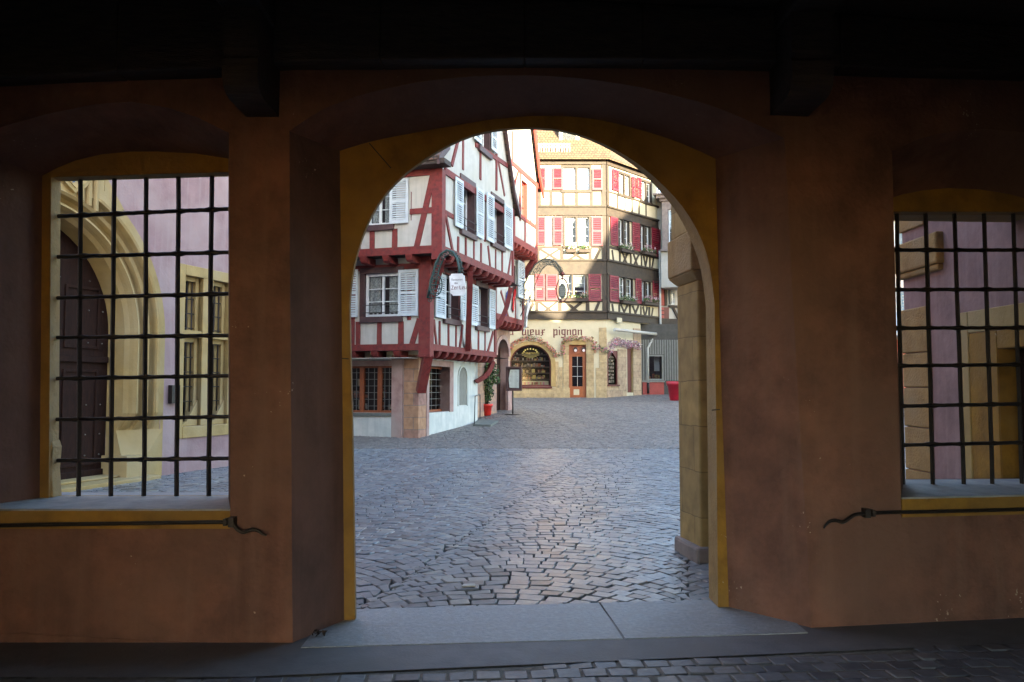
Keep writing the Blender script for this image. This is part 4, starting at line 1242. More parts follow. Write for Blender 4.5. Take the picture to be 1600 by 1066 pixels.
# --- timbers
mb = MB()
def pb_(pl, u0, u1, z0, z1, d1=.05, m=M_red): mb.pbox(pl, u0, u1, z0, z1, -.05, d1, m)
# first floor front
pb_(F1, -.06, .30, zj1 - .22, zj2 + .0, .075)                       # great corner post
pb_(S1, -.073, .22, zj1 - .22, zj2 - .05, .06)
pb_(F1, .30, LF, zj1 - .02, zj1 + .17, .05)
pb_(F1, .30, LF, zj2 - .34, zj2 - .18, .03)
timbers(mb, F1, [(560, 503, 560, 541, .14), (593, 503, 593, 541, .15), (627, 503, 627, 541, .17), (656, 499, 644, 538, .16),
                 (552, 415, 552, 541, .14), (640, 430, 640, 500, .13)], M_red)
# first floor side
pb_(S1, .22, e1, zj1 - .02, zj1 + .17, .05)
pb_(S1, .22, e1, zj2 - .34, zj2 - .18, .03)
timbers(mb, S1, [(686, 502, 686, 541, .10), (700, 506, 700, 543, .09), (712, 507, 712, 546, .10), (677, 500, 681.5, 541, .10), (722, 508, 717, 547, .10),
                 (734, 516, 734, 549, .10), (747, 516, 747, 551, .09), (757.5, 518, 757.5, 553, .10), (770, 519, 761, 552, .12), (731, 500, 735, 549, .12),
                 (716, 440, 716, 508, .10)], M_red)
pb_(S1, e1 - .16, e1 + .02, zj1 - .02, zj2, .05)
# second floor front
pb_(F2, -.06, .26, zj2 - .2, ze, .075); pb_(S2, -.073, .20, zj2 - .2, ze, .06)
pb_(F2, .26, LF, zj2 - .02, zj2 + .20, .05); pb_(F2, .26, LF, ze - .16, ze + .04, .045)
timbers(mb, F2, [(641, 332, 677, 328, .16), (678, 268, 651, 388, .17), (617, 358, 617, 390, .17), (582, 360, 582, 392, .15), (560, 360, 560, 392, .15), (565, 282, 565, 358, .14), (643, 300, 643, 345, .0001)], M_red)
# second floor side
pb_(S2, .20, e2, zj2 - .02, zj2 + .20, .05)
pb_(S2, .20, e2, ze - .1, ze + .1, .05)
timbers(mb, S2, [(715, 370, 715, 401, .10), (727, 372, 727, 405, .09), (740, 374, 740, 410, .10), (751, 380, 751, 415, .11), (762, 384, 766, 421, .12),
                 (774, 390, 774, 425, .09), (784, 392, 784, 430, .10), (695, 334, 706, 391, .12), (799, 392, 793, 432, .12), (695, 332, 708, 339, .14), (753, 300, 757, 378, .11)], M_red)
pb_(S2, e2 - .16, e2 + .02, zj2, ze + .3, .05)
# gable
timbers(mb, S2, [(723, 200, 723, 266, .11), (750, 236, 750, 281, .12), (775, 200, 775, 298, .13), (716, 215, 705, 259, .13), (777, 246, 788, 306, .12),
                 (742, 226, 797, 262, .16), (722, 150, 735, 110, .12)], M_red)
make('timber_frame', mb, h1, bevel=.008)
# jetty joists and brackets
joists(h1, F1, [1.0 + k * .72 for k in range(10)], zj1 - .03, .62, M_red, w=.2, h=.19, d1=.06)
joists(h1, S1, [.7 + k * .62 for k in range(9)], zj1 - .03, .62, M_red, w=.18, h=.19, d1=.06)
joists(h1, F2, [.95 + k * .72 for k in range(10)], zj2 - .03, .62, M_red, w=.2, h=.19, d1=.08)
joists(h1, S2, [.75 + k * .62 for k in range(10)], zj2 - .03, .62, M_red, w=.18, h=.19, d1=.08)
mb = MB()       # soffits
for (pa, j, z, e) in ((F1, .6, zj1, e1), (F2, .6, zj2, e2)):
    pass
mb.pbox(FG, -.0, LF, zj1 - .24, zj1 - .225, -.0, .6, M_plW)
make('soffit', mb, h1)
def strut(a, b, w, m, bow=0.0, wid=.22):
    """curved bracket between two points in space"""
    a, b = Vector(a), Vector(b); mb = MB(); n = 7
    side = (b - a).cross(Vector((0, 0, 1))).normalized() * wid / 2
    outn = side.cross(b - a).normalized()
    if outn.z > 0: outn = -outn
    prev = None
    for i in range(n):
        t = i / (n - 1); p = a.lerp(b, t) - outn * bow * math.sin(math.pi * t)
        r = [p - side + outn * w / 2, p + side + outn * w / 2, p + side - outn * w / 2, p - side - outn * w / 2]
        if prev: mb.loft(prev, r, m, closed=True)
        else: mb.face(r, m)
        prev = r
    mb.face(list(reversed(prev)), m)
    return make('bracket', mb, h1, bevel=.012)
c1 = corner(.6); c0 = corner(0)
zb = SG.uz(651, 612)[1]
strut((c1[0] - .03, c1[1] + .06, zj1 - .15), (c0[0] + .1, c0[1] - .14, zb), .2, M_red, 0, .26)
c2 = corner(1.2)
strut((c2[0] - .0, c2[1] + .05, zj2 - .15), (c1[0] + .02, c1[1] + .0, zj2 - 1.2), .2, M_red, 0, .24)
p = S1.P(3.0, zj1 + .1, .05); q = S2.P(3.0 + (S1.o[1] - S2.o[1]) / .954 * 1.0, zj2 - .2, -.1)
a_ = S2.uz(737, 440)[0]
strut(S2.P(a_, zj2 - .2, -.05), S1.P(S1.uz(727, 540)[0], zj1 + .1, .08), .17, M_red, -.1, .17)
strut(S1.P(e1 - .1, zj1 - .15, -.05), SG.P(eG - .35, SG.uz(747, 597)[1], .05), .16, M_red, -.14, .17)
strut(S2.P(e2 - .1, zj2 - .2, -.05), S1.P(e1 - .1, zj2 - 1.7, .06), .16, M_red, -.1, .16)
# windows and shutters
window(h1, F1, f1w, M_whitew, nx=2, nz=3, curtain=.7, rec=.1, fw=.08)
window(h1, F1, (3.9, 5.2, f1w[2], f1w[3]), M_whitew, nx=2, nz=3, curtain=.7, rec=.1, fw=.08)
window(h1, F2, f2w, M_whitew, nx=2, nz=3, curtain=.7, rec=.1, fw=.08)
for (pl, r) in ((S1, s1a), (S1, s1b), (S2, s2a), (S2, s2b)):
    window(h1, pl, r, M_whitew, nx=2, nz=3, curtain=.6, rec=.24, fw=.07)
window(h1, S2, gw, M_whitew, nx=2, nz=3, curtain=.6, rec=.2, fw=.07)
for (pl, r, s) in ((F1, f1w, .16), (F2, f2w, .16), (S1, s1a, .1), (S1, s1b, .1), (S2, s2a, .1), (S2, s2b, .1), (S2, gw, .1)):
    mb = MB(); mb.pbox(pl, r[0] - .12, r[1] + .12, r[2] - .17, r[2] - .003, -.03, .10, M_brownfr)
    mb.pbox(pl, r[0] - s, r[0], r[2], r[3], -.03, .032, M_brownfr); mb.pbox(pl, r[1], r[1] + s, r[2], r[3], -.03, .032, M_brownfr)
    mb.pbox(pl, r[0] - s, r[1] + s, r[3] + .002, r[3] + .17, -.03, .045, M_brownfr)
    make('window_surround', mb, h1, bevel=.008)
for (pl, r) in ((F1, f1w), (S1, s1a), (S1, s1b), (S2, s2a), (S2, s2b)):
    mb = MB()
    for dz in (.12, .34):
        mb.tube([pl.P(r[0] - .03, r[2] + dz, .0), pl.P(r[0] - .03, r[2] + dz, .09), pl.P(r[1] + .03, r[2] + dz, .09), pl.P(r[1] + .03, r[2] + dz, 0)], .012, M_iron, n=5)
    make('window_rail', mb, h1)
for (pl, box_) in ((F1, (545, 422, 561, 496)), (F1, (624, 422, 655, 494)), (F2, (611, 281, 640, 350)), (F2, (545, 285, 573, 352)),
                   (S1, (677, 428, 692.5, 497)), (S1, (716, 441, 724, 501)), (S1, (733, 446, 744, 509)), (S1, (761, 453, 770, 514)),
                   (S2, (708, 280, 720, 356)), (S2, (741, 296, 752, 372)), (S2, (757, 304, 768, 378)), (S2, (785, 322, 797, 389)), (S2, (764.5, 196, 773, 237)), (S2, (738, 180, 748, 222))):
    r = rect(pl, *box_)
    shutter(h1, pl, r[0], r[1], r[2], r[3], M_shutW, d=.055)
# roof: front eave, slopes, bargeboards
mb = MB()
nf = Vector((F2.n[0], F2.n[1], 0)); ds = Vector((dS[0], dS[1], 0)); df = Vector((dF[0], dF[1], 0)); ns = Vector((S2.n[0], S2.n[1], 0))
def rp(side, z, out): # point on the gable plane; side = u along the side wall, out = beyond it
    return Vector(S2.P(side, z, out))
L_ = 10
eave0 = [rp(-.55, ze + .12, .16), rp(.25, ze + .75, .16), rp(e2 / 2, apz + .25, .16)]
eave1 = [rp(e2 + .5, ze + .15, .16), rp(e2 - .2, ze + .85, .16), rp(e2 / 2, apz + .25, .16)]
for ev in (eave0, eave1):
    for a, b in zip(ev, ev[1:]):
        A_, B_ = a - ns * L_, b - ns * L_
        up = Vector((0, 0, .12))
        mb.hull8([a, b, B_, A_, a + up, b + up, B_ + up, A_ + up], M_tile2)
make('roof', mb, h1)
mb = MB()
for ev in (eave0, eave1):
    for a, b in zip(ev, ev[1:]):
        up = Vector((0, 0, .24)); n2 = ns * -.07; a2 = a + ns * .01 + Vector((0, 0, -.14)); b2 = b + ns * .01 + Vector((0, 0, -.14))
        mb.hull8([a2, b2, b2 + n2, a2 + n2, a2 + up, b2 + up, b2 + n2 + up, a2 + n2 + up], M_brownfr)
make('bargeboard', mb, h1, bevel=.01)
mb = MB()
mb.pbox(F2, -.3, LF, ze + .02, ze + .16, 0, .5, M_darkwood)
make('eave', mb, h1)

# ================================================================== SECOND RED HOUSE
E0 = (-.08, 34.68)
h2 = thing('timber_framed_house', 'sunlit house with red timbers and a steep gable, standing behind the blue shuttered corner house', 'house', (E0[0], E0[1], gz(*E0)))
def pl2(k): return Pl(E0[0] + k * .954, E0[1] - k * .298, -dS[0], -dS[1])      # u runs back towards us
P0, P1, P2 = pl2(0), pl2(.6), pl2(1.2)
LH = 5.2
z1_ = P1.uz(817, 509)[1]; z2_ = P2.uz(837, 398)[1]; z3_ = P2.uz(845, 293)[1]
mb = MB()
gw1 = (.75, 1.75)
# stone ground floor with round-headed doorway
ua, ub = P0.uz(794, 600)[0], P0.uz(776, 600)[0]
zsp = P0.uz(785, 556)[1]; ra = abs(ub - ua) / 2; uc = (ua + ub) / 2
ar = [(ub, .3)] + [(uc + (ub - ua) / 2 * math.cos(t), zsp + ra * .9 * math.sin(t)) for t in linspace(0, math.pi, 14)] + [(ua, .3)]
mb = wallpoly(P0, [(0, .3)] + list(reversed(ar)) + [(LH, .3), (LH, z1_ + .1), (0, z1_ + .1)], [], 0, M_stone_pink)
A_ = [P0.P(u, z, 0) for u, z in ar]; B_ = [P0.P(u, z, -.35) for u, z in ar]
mb.loft(A_, B_, M_stone_pinkplain); mb.face([P0.P(u, z, -.36) for u, z in ar], M_door)
mb.face([P0.P(0, .3), P0.P(0, .3, -8), P0.P(0, z1_, -8), P0.P(0, z1_)], M_stone_pink)
mb.face([P0.P(LH, .3), P0.P(LH, .3, -8), P0.P(LH, z1_, -8), P0.P(LH, z1_)], M_stone_pink)
make('ground_floor_wall', mb, h2)
mb = MB()
for k in range(len(ar) - 3):
    a, b = ar[k + 1], ar[k + 2]
    o = lambda p: (uc + (p[0] - uc) * 1.28, zsp + (p[1] - zsp) * 1.25)
    mb.pprism(P0, [a, b, o(b), o(a)], -.05, .05, M_stone_pinkplain)
mb.pbox(P0, -.04, .5, .3, 1.9, -.05, .07, M_stone_pinkplain)
make('door_arch', mb, h2)
mb = MB()
w1 = rect(P1, 795, 413, 804, 463)
wall_holes(mb, P1, 0, LH, z1_, z2_ + .1, [(1.2, 2.0, w1[2], w1[3])], M_plW, rev=M_brownfr)
w2 = rect(P2, 815, 284, 824, 343); w3 = rect(P2, 797, 205, 806, 240)
mbb = wallpoly(P2, [(0, z2_), (LH, z2_), (LH, z3_), (LH / 2 + .3, z3_ + 6.4), (0, z3_)], [rw(w2)], 0, M_plW)
merge(mb, mbb)
r = w2
q = lambda D: [P2.P(r[0], r[2], D), P2.P(r[1], r[2], D), P2.P(r[1], r[3], D), P2.P(r[0], r[3], D)]
mb.loft(q(0), q(-.3), M_redO, closed=True); mb.loft(q(-.3), q(-.9), M_dkroom, closed=True); mb.face(q(-.9), M_dkroom)
for pl, za, zb_ in ((P1, z1_, z2_), (P2, z2_, z3_)):
    mb.face([pl.P(0, za), pl.P(0, za, -8), pl.P(0, zb_, -8), pl.P(0, zb_)], M_plW)
    mb.face([pl.P(0, za), pl.P(LH, za), pl.P(LH, za, -8), pl.P(0, za, -8)], M_redO)
make('upper_wall', mb, h2)
mb = MB()
pb_(P1, 0, LH, z1_ - .02, z1_ + .22, .06); pb_(P1, -.02, .2, z1_, z2_, .05); pb_(P1, 0, LH, z2_ - .35, z2_ - .2, .03)
pb_(P2, 0, LH, z2_ - .02, z2_ + .24, .06, M_redO); pb_(P2, -.02, .2, z2_, z3_, .05, M_redO)
timbers(mb, P2, [(797, 252, 846, 296, .2), (800, 331, 838, 354, .16), (820, 345, 820, 388, .13), (803, 335, 803, 380, .13), (812, 270, 812, 345, .13), (829, 290, 829, 350, .12), (800, 205, 800, 255, .12), (811, 262, 800, 300, .13)], M_redO)
timbers(mb, P1, [(805, 465, 805, 500, .12), (791, 462, 791, 495, .12), (782, 455, 795, 498, .12)], M_red)
make('timber_frame', mb, h2, bevel=.008)
root_save = h1
joists(h2, P1, [.35 + k * .55 for k in range(9)], z1_ - .03, .6, M_red, w=.2, h=.22, d1=.07)
joists(h2, P2, [.35 + k * .55 for k in range(9)], z2_ - .03, .6, M_redO, w=.2, h=.22, d1=.07)
window(h2, P2, w2, M_redO, nx=2, nz=3, curtain=.5, rec=.15)
window(h2, P1, (1.2, 2.0, w1[2], w1[3]), M_whitew, nx=2, nz=3, curtain=.5, rec=.15)
rs = rect(P1, 805, 409, 815, 466); shutter(h2, P1, rs[0], rs[1], rs[2], rs[3], M_shutW, d=.1)
def strut2(a, b, w, wid, m, root):
    a, b = Vector(a), Vector(b); mb = MB(); side = Vector((wid / 2, 0, 0)); mbp = None
    up = Vector((0, 0, w / 2))
    mb.hull8([a - up - side, a - up + side, b - up + side, b - up - side, a + up - side, a + up + side, b + up + side, b + up - side], m)
    make('bracket', mb, root, bevel=.01)
strut2(P2.P(.1, z2_ - .15, -.02), P1.P(.1, P1.uz(818, 432)[1], .05), .28, .2, M_red, h2)
mb = MB()
ev0 = [P2.P(-.55, z3_ - .25, .2), P2.P(.05, z3_ + .55, .2), P2.P(LH / 2 + .3, z3_ + 6.9, .2)]
ev1 = [P2.P(LH + .4, z3_ - .1, .2), P2.P(LH, z3_ + .6, .2), P2.P(LH / 2 + .3, z3_ + 6.9, .2)]
n2v = Vector((P2.n[0], P2.n[1], 0))
for ev in (ev0, ev1):
    for a, b in zip(ev, ev[1:]):
        A_, B_ = a - n2v * 9, b - n2v * 9; up = Vector((0, 0, .12))
        mb.hull8([a, b, B_, A_, a + up, b + up, B_ + up, A_ + up], M_tile2)
make('roof', mb, h2)
mb = MB()
for ev in (ev0, ev1):
    for a, b in zip(ev, ev[1:]):
        up = Vector((0, 0, .42)); dn = Vector((0, 0, -.3))
        mb.hull8([a + dn, b + dn, b + dn - n2v * .08, a + dn - n2v * .08, a + dn + up, b + dn + up, b + dn + up - n2v * .08, a + dn + up - n2v * .08], M_redO)
make('bargeboard', mb, h2)
# recessed entrance wall between the two houses
mb = MB()
mb.pbox(P0, LH + .02, LH + 2.6, .1, 3.6, -1.3, -1.2, M_plWd)
make('recess_wall', mb, h2)

# ================================================================== CORNER SHOP HOUSE
S_ = (5.05, 42.8)
h3 = thing('corner_shop_house', 'cream shop house with dark timbers and crimson shutters, arched shop window and gothic lettering', 'shop', (S_[0], S_[1], gz(*S_)))
A3p = Pl(S_[0], S_[1], -1, 0)           # left section, u runs left
R3p = Pl(S_[0], S_[1], .677, .736)      # right section, u runs away to the right
UL, UR, UG = 8.0, 5.1, 3.3
zg = .7
zA = A3p.uz(880, 500)[1]; zA1 = A3p.uz(880, 494)[1]; zA2 = A3p.uz(880, 506)[1]
zB0, zB1 = A3p.uz(880, 426)[1], A3p.uz(880, 409)[1]
zC0, zC1 = A3p.uz(880, 336)[1], A3p.uz(880, 323)[1]
zE = A3p.uz(880, 250)[1]
# ground floor: cream wall with stone arch window and stone door frame
uw0, uw1 = A3p.uz(861, 580)[0], A3p.uz(797, 580)[0]
zw0 = A3p.uz(830, 604)[1]; zws = A3p.uz(830, 568)[1]; zwt = A3p.uz(828, 539)[1]
uc3 = (uw0 + uw1) / 2; rr3 = (uw1 - uw0) / 2
arc3 = [(uw1, zw0)] + [(uc3 + rr3 * math.cos(t), zws + (zwt - zws) * math.sin(t)) for t in linspace(0, math.pi, 24)] + [(uw0, zw0)]
door3 = rect(A3p, 889, 539, 916, 619.5); door3 = (door3[0], door3[1], zg + .32, door3[3])
mb = wallpoly(A3p, [(0, zg - .6), (UL, zg - .6), (UL, zA + .02), (0, zA + .02)], [arc3, rw(door3)], 0, M_cream)
X_ = [A3p.P(u, z, 0) for u, z in arc3]; Y_ = [A3p.P(u, z, -.3) for u, z in arc3]; Z_ = [A3p.P(u, z, -1.1) for u, z in arc3]
mb.loft(X_, Y_, M_stoneC, closed=True); mb.loft(Y_, Z_, M_dkroom, closed=True); mb.face(Z_, M_dkroom)
q = lambda D: [A3p.P(u, z, D) for u, z in rw(door3)]
mb.loft(q(0), q(-.25), M_stoneC, closed=True); mb.loft(q(-.25), q(-1), M_dkroom, closed=True); mb.face(q(-1), M_dkroom)
wr3 = rect(R3p, 949, 560, 964.5, 601); dr3 = rect(R3p, 980, 536, 989, 613.5)
wr3 = (wr3[0], wr3[1], wr3[2], R3p.uz(957, 548)[1])
wall_holes(mb, R3p, 0, UG, zg - .6, zA + .02, [wr3, dr3], M_cream, rev=M_stoneC, depth=.12)
mb.face([R3p.P(UG, zg - .6), R3p.P(UG, zg - .6, -1.5), R3p.P(UG, zA, -1.5), R3p.P(UG, zA)], M_cream)
mb.face([R3p.P(0, zA + .01), R3p.P(UR, zA + .01), R3p.P(UR, zA + .01, -5), R3p.P(0, zA + .01, -5)], M_timb)
make('ground_floor_wall', mb, h3)
M_ash = blockmat('shop_sandstone_blocks', (.52, .40, .22), (.44, .33, .18), (.34, .27, .16), .9, .42, (1, 0))
M_ashR = blockmat('shop_sandstone_blocks_side', (.50, .38, .24), (.42, .30, .20), (.30, .24, .16), .7, .36, (.677, .736))
mb = MB()
outer = [(uc3 + (u - uc3) * 1.22, zws + (z - zws) * 1.20) if z > zws - .01 else (uc3 + (u - uc3) * 1.22, z) for u, z in arc3]
for a, b, c, d in zip(outer, outer[1:], arc3[1:], arc3): mb.pprism(A3p, [a, b, c, d], -.04, .05, M_stoneC)
zlow = A3p.uz(830, 606)[1]
mb.pbox(A3p, uw0 - 1.0, UL, zg - .6, zw0 - .07, -.04, .045, M_ash)
mb.pbox(A3p, uw0 - .62, uw0 - .42, zw0 - .07, zws - .2, -.04, .03, M_ash)
mb.pbox(A3p, uw0 - .40, uw0 - .24, zw0 - .07, zws + .1, -.04, .03, M_ash)
du0, du1 = A3p.uz(928, 600)[0], A3p.uz(880, 600)[0]; dzt = A3p.uz(900, 531)[1]
mb.pbox(A3p, du0, door3[0], zg - .6, dzt, -.04, .05, M_ash); mb.pbox(A3p, door3[1], du1, zg - .6, dzt, -.04, .05, M_ash)
mb.pbox(A3p, door3[0], door3[1], door3[3], dzt, -.04, .048, M_stoneC)
# quoined corner
mb.pbox(A3p, -.02, A3p.uz(931, 600)[0], zg - .6, A3p.uz(931, 575)[1], -.04, .03, M_ash); mb.pbox(A3p, -.02, A3p.uz(936, 560)[0], A3p.uz(931, 575)[1] + .01, A3p.uz(936, 512)[1], -.04, .028, M_ash)
mb.pbox(R3p, -.02, wr3[0] - .05, zg - .6, R3p.uz(950, 530)[1], -.04, .03, M_ashR)
mb.pbox(R3p, wr3[1] + .04, dr3[0] - .1, zg - .6, R3p.uz(972, 546)[1], -.04, .035, M_ashR); mb.pbox(R3p, wr3[0] - .04, wr3[1] + .03, zg - .6, wr3[2] - .08, -.04, .03, M_ashR)
mb.pbox(R3p, dr3[1] + .02, UG, zg - .6, zA - .3, -.04, .04, M_ashR)
make('stone_dressing', mb, h3, bevel=.012)
mb = MB(); r = rect(A3p, 818, 624.5, 837, 627.5); mb.pbox(A3p, r[0], r[1], r[2], r[3] + .06, .04, .052, M_ink); make('cellar_vent', mb, h3)
mb = MB()
pts = [(u, z) for u, z in arc3]
inn = [(uc3 + (u - uc3) * .94, zws + (z - zws) * .94) if z > zws - .01 else (uc3 + (u - uc3) * .94, z + .09) for u, z in arc3]
for a, b, c, d in zip(pts, pts[1:] + pts[:1], inn[1:] + inn[:1], inn): mb.pprism(A3p, [a, b, c, d], -.22, -.12, M_dkred)
mb.pbox(A3p, uw0 - .05, uw1 + .05, zw0 - .1, zw0 - .005, -.2, .10, M_dkred)
sw_ = make('shop_window', mb, h3)
mb = MB(); mb.face([A3p.P(u, z, -.17) for u, z in pts], M_glassD); make('pane', mb, sw_)
mb = MB()
rr = random.Random(11)
for k in range(120):
    row = rr.choice([0, 0, 1, 1, 2, 2, 3, 3, 4])
    u = rr.uniform(uw0 + .15, uw1 - .25); z = zw0 + .42 + row * .33; w = rr.uniform(.05, .18); h = rr.uniform(.06, .2)
    if z + h > zws + .6: continue
    d = -.45 - rr.uniform(0, .3)
    mb.pbox(A3p, u, u + w, z, z + h, d, d + .05, rr.choice([M_goods, M_goods2, M_dkred, M_orwood, M_greyS, M_gold]))
for j in range(5): mb.pbox(A3p, uw0 + .06, uw1 - .06, zw0 + .38 + j * .33, zw0 + .40 + j * .33, -.75, -.4, M_greyS)
mb.pbox(A3p, uw0 + .12, uw1 - .12, zw0 + .06, zw0 + .30, -.30, -.28, M_cream)
for k in range(26):
    u = rr.uniform(uw0 + .2, uw1 - .25); mb.pbox(A3p, u, u + rr.uniform(.03, .08), zw0 + .1, zw0 + .24, -.279, -.27, rr.choice([M_pinkfl, M_lilfl, M_redfl, M_dkred]))
make('shop_display', mb, sw_)
mb = text_faces('AU VIEUX PIGNON', .11, A3p, uc3 + .0, zws + .52, -.16, M_gold, flip=-1)
for k in range(3): mb.pbox(A3p, uc3 - .45 + k * .12, uc3 + .45 - k * .12, zws + .44 - k * .07, zws + .455 - k * .07, -.165, -.16, M_gold)
for k in range(7):
    t = math.pi * (k + .5) / 7; c = (uc3 + .36 * math.cos(t), zws + .50 + .2 * math.sin(t) + .08)
    mb.pprism(A3p, [(c[0] - .04, c[1] - .03), (c[0] + .04, c[1] - .03), (c[0] + .03, c[1] + .05), (c[0] - .03, c[1] + .05)], -.165, -.16, M_gold)
make('gilt_lettering', mb, sw_)
# door
mb = MB()
dw = door3[1] - door3[0]; zd1 = A3p.uz(900, 553)[1]
u0, u1, z0 = door3[0] + .05, door3[1] - .05, door3[2]
mb.pbox(A3p, door3[0], u0, z0, door3[3], -.2, -.06, M_orwood); mb.pbox(A3p, u1, door3[1], z0, door3[3], -.2, -.06, M_orwood); mb.pbox(A3p, u0, u1, zd1, zd1 + .08, -.2, -.05, M_orwood)
mb.pbox(A3p, u0, u1, zd1 + .08, door3[3], -.2, -.15, M_orwood)
mb.pbox(A3p, u0, u0 + .13, z0, zd1, -.18, -.10, M_oak); mb.pbox(A3p, u1 - .13, u1, z0, zd1, -.18, -.10, M_oak)
mb.pbox(A3p, u0 + .13, u1 - .13, z0, z0 + .62, -.18, -.102, M_oak); mb.pbox(A3p, u0 + .13, u1 - .13, zd1 - .14, zd1, -.18, -.102, M_oak)
for k in (1,): u = u0 + .13 + (u1 - u0 - .26) * k / 2; mb.pbox(A3p, u - .012, u + .012, z0 + .62, zd1 - .14, -.17, -.108, M_card)
for k in (1, 2): z = z0 + .62 + (zd1 - .14 - z0 - .62) * k / 3; mb.pbox(A3p, u0 + .13, u1 - .13, z - .012, z + .012, -.17, -.11, M_card)
mb.pbox(A3p, u0 + .32, u1 - .2, z0 + .16, z0 + .46, -.1, -.09, M_cream)
dd = make('door', mb, h3, bevel=.006)
mb = MB(); mb.pbox(A3p, u0 + .13, u1 - .13, z0 + .62, zd1 - .14, -.152, -.148, M_glassD); make('pane', mb, dd)
for s in (-1, 1):       # two round plaques in the transom
    mb = MB(); c = A3p.P((u0 + u1) / 2 + s * .22 - .12, zd1 + .26, -.11)
    mb.tube([c, c + Vector((0, -.05, 0))], .11, M_ink, n=12); mb.tube([c + Vector((0, -.051, -.08)), c + Vector((0, -.07, -.08))],   .075, M_whitefl, n=10)
    make('transom_ornament', mb, dd)
mb = MB(); mb.pbox(A3p, door3[0] - .15, door3[1] + .15, zg - .3, door3[2] - .002, -.2, .32, M_greyS); make('door_step', mb, h3, bevel=.015)
mb = MB(); mb.pbox(R3p, dr3[0], dr3[1], dr3[2], dr3[3], -.2, -.12, M_dkred); mb.pbox(R3p, dr3[0] + .06, dr3[1] - .06, dr3[2] + .2, dr3[2] + .9, -.12, -.10, M_dkred); mb.pbox(R3p, dr3[0] + .06, dr3[1] - .06, dr3[2] + 1.1, dr3[3] - .2, -.12, -.10, M_dkred)
make('side_door', mb, h3, bevel=.008)
# narrow arched side window crammed with cards
mb = MB()
mb.pbox(R3p, wr3[0], wr3[0] + .07, wr3[2], wr3[3], -.1, .02, M_dkred); mb.pbox(R3p, wr3[1] - .07, wr3[1], wr3[2], wr3[3], -.1, .02, M_dkred); mb.pbox(R3p, wr3[0] - .06, wr3[1] + .1, wr3[2] - .08, wr3[2] - .002, -.1, .12, M_dkred)
for sgn, ux in ((1, wr3[0]), (-1, wr3[1])):
    um = (wr3[0] + wr3[1]) / 2; zt_ = wr3[3]
    mb.pprism(R3p, [(ux, zt_), (ux, zt_ - .62), (ux + sgn * .09, zt_ - .45), (um, zt_ - .08), (um, zt_)], -.09, .01, M_dkred)
sw2 = make('shop_window', mb, h3)
mb = MB(); mb.face([R3p.P(u, z, -.05) for u, z in rw((wr3[0] + .07, wr3[1] - .07, wr3[2], wr3[3] - .05))], M_glassW2); make('pane', mb, sw2)
mb = MB()
for j in range(9):
    z = wr3[2] + .1 + j * .19
    for k in range(9):
        u = wr3[0] + .1 + k * (wr3[1] - wr3[0] - .3) / 9; mb.pbox(R3p, u, u + rr.uniform(.05, .1), z, z + rr.uniform(.08, .15), -.11, -.10, rr.choice([M_goods2, M_whitefl, M_card, M_goods2, M_greyS]))
make('shop_display', mb, sw2)
# upper floors
def band(pl, x0, x1, yt, yb): return rect(pl, x0, yt, x1, yb)
def pair(pl, box_):         # rectangle from top-left / bottom-right read at the left edge (receding wall)
    x0, yt, x1, yb = box_
    u0, zt_ = pl.uz(x0, yt); u1, _ = pl.uz(x1, yt); _, zb_ = pl.uz(x0, yb)
    return (u0, u1, zb_, zt_)
WA = [rect(A3p, 880, 263, 900, 298), rect(A3p, 902, 263, 921, 298), rect(A3p, 883, 340, 900, 384), rect(A3p, 902, 340, 920, 384), rect(A3p, 874, 430, 893, 468), rect(A3p, 896, 430, 914, 468)]
WR_ = [pair(R3p, (965, 270, 972.5, 301)), pair(R3p, (974, 270, 981.5, 301)), pair(R3p, (1000, 285, 1006.5, 316)), pair(R3p, (1008, 289, 1015, 319)),
       pair(R3p, (964, 343, 971, 386)), pair(R3p, (973, 343, 980, 386)), pair(R3p, (998, 352, 1004, 390)), pair(R3p, (1006.5, 354, 1013, 391)),
       pair(R3p, (965.5, 434, 974, 470)), pair(R3p, (976, 434, 985.5, 470)), pair(R3p, (1000, 439, 1005.5, 472)), pair(R3p, (1007, 440, 1013.5, 472))]
def norm(hs, pl):           # give every window of one floor the same sill and head
    out = []
    fl_ = [(zA, zB0), (zB1, zC0), (zC1, zE)]
    for a, b in fl_:
        g_ = [h for h in hs if a < (h[2] + h[3]) / 2 < b]
        if not g_: continue
        zb_ = sum(h[2] for h in g_) / len(g_); zt_ = sum(h[3] for h in g_) / len(g_)
        out += [(h[0], h[1], zb_, zt_) for h in g_]
    return out
WR_ = norm(WR_, R3p)
mb = MB()
wall_holes(mb, A3p, 0, UL, zA, zE + .1, WA, M_cream, d=.05, rev=M_timb, depth=.16)
wall_holes(mb, R3p, 0, UR, zA, zE + .1, WR_, M_cream, d=.05, rev=M_timb, depth=.16)
mb.face([R3p.P(UR, zA, .05), R3p.P(UR, zA, -7), R3p.P(UR, zE, -7), R3p.P(UR, zE, .05)], M_cream)
make('upper_wall', mb, h3)
for h in WA + WR_:
    pl = A3p if h in WA else R3p
    window(h3, pl, h, M_whitew if pl is A3p else M_whitew, d=.05, rec=.09, nx=1, nz=3, curtain=1.0 if h is not WA[5] else .5, fw=.045)
mb = MB()
def T3(pl, u0, u1, z0, z1, d1=.09): mb.pbox(pl, u0, u1, z0, z1, random.uniform(0, .004), d1 + random.uniform(0, .009), M_timb)
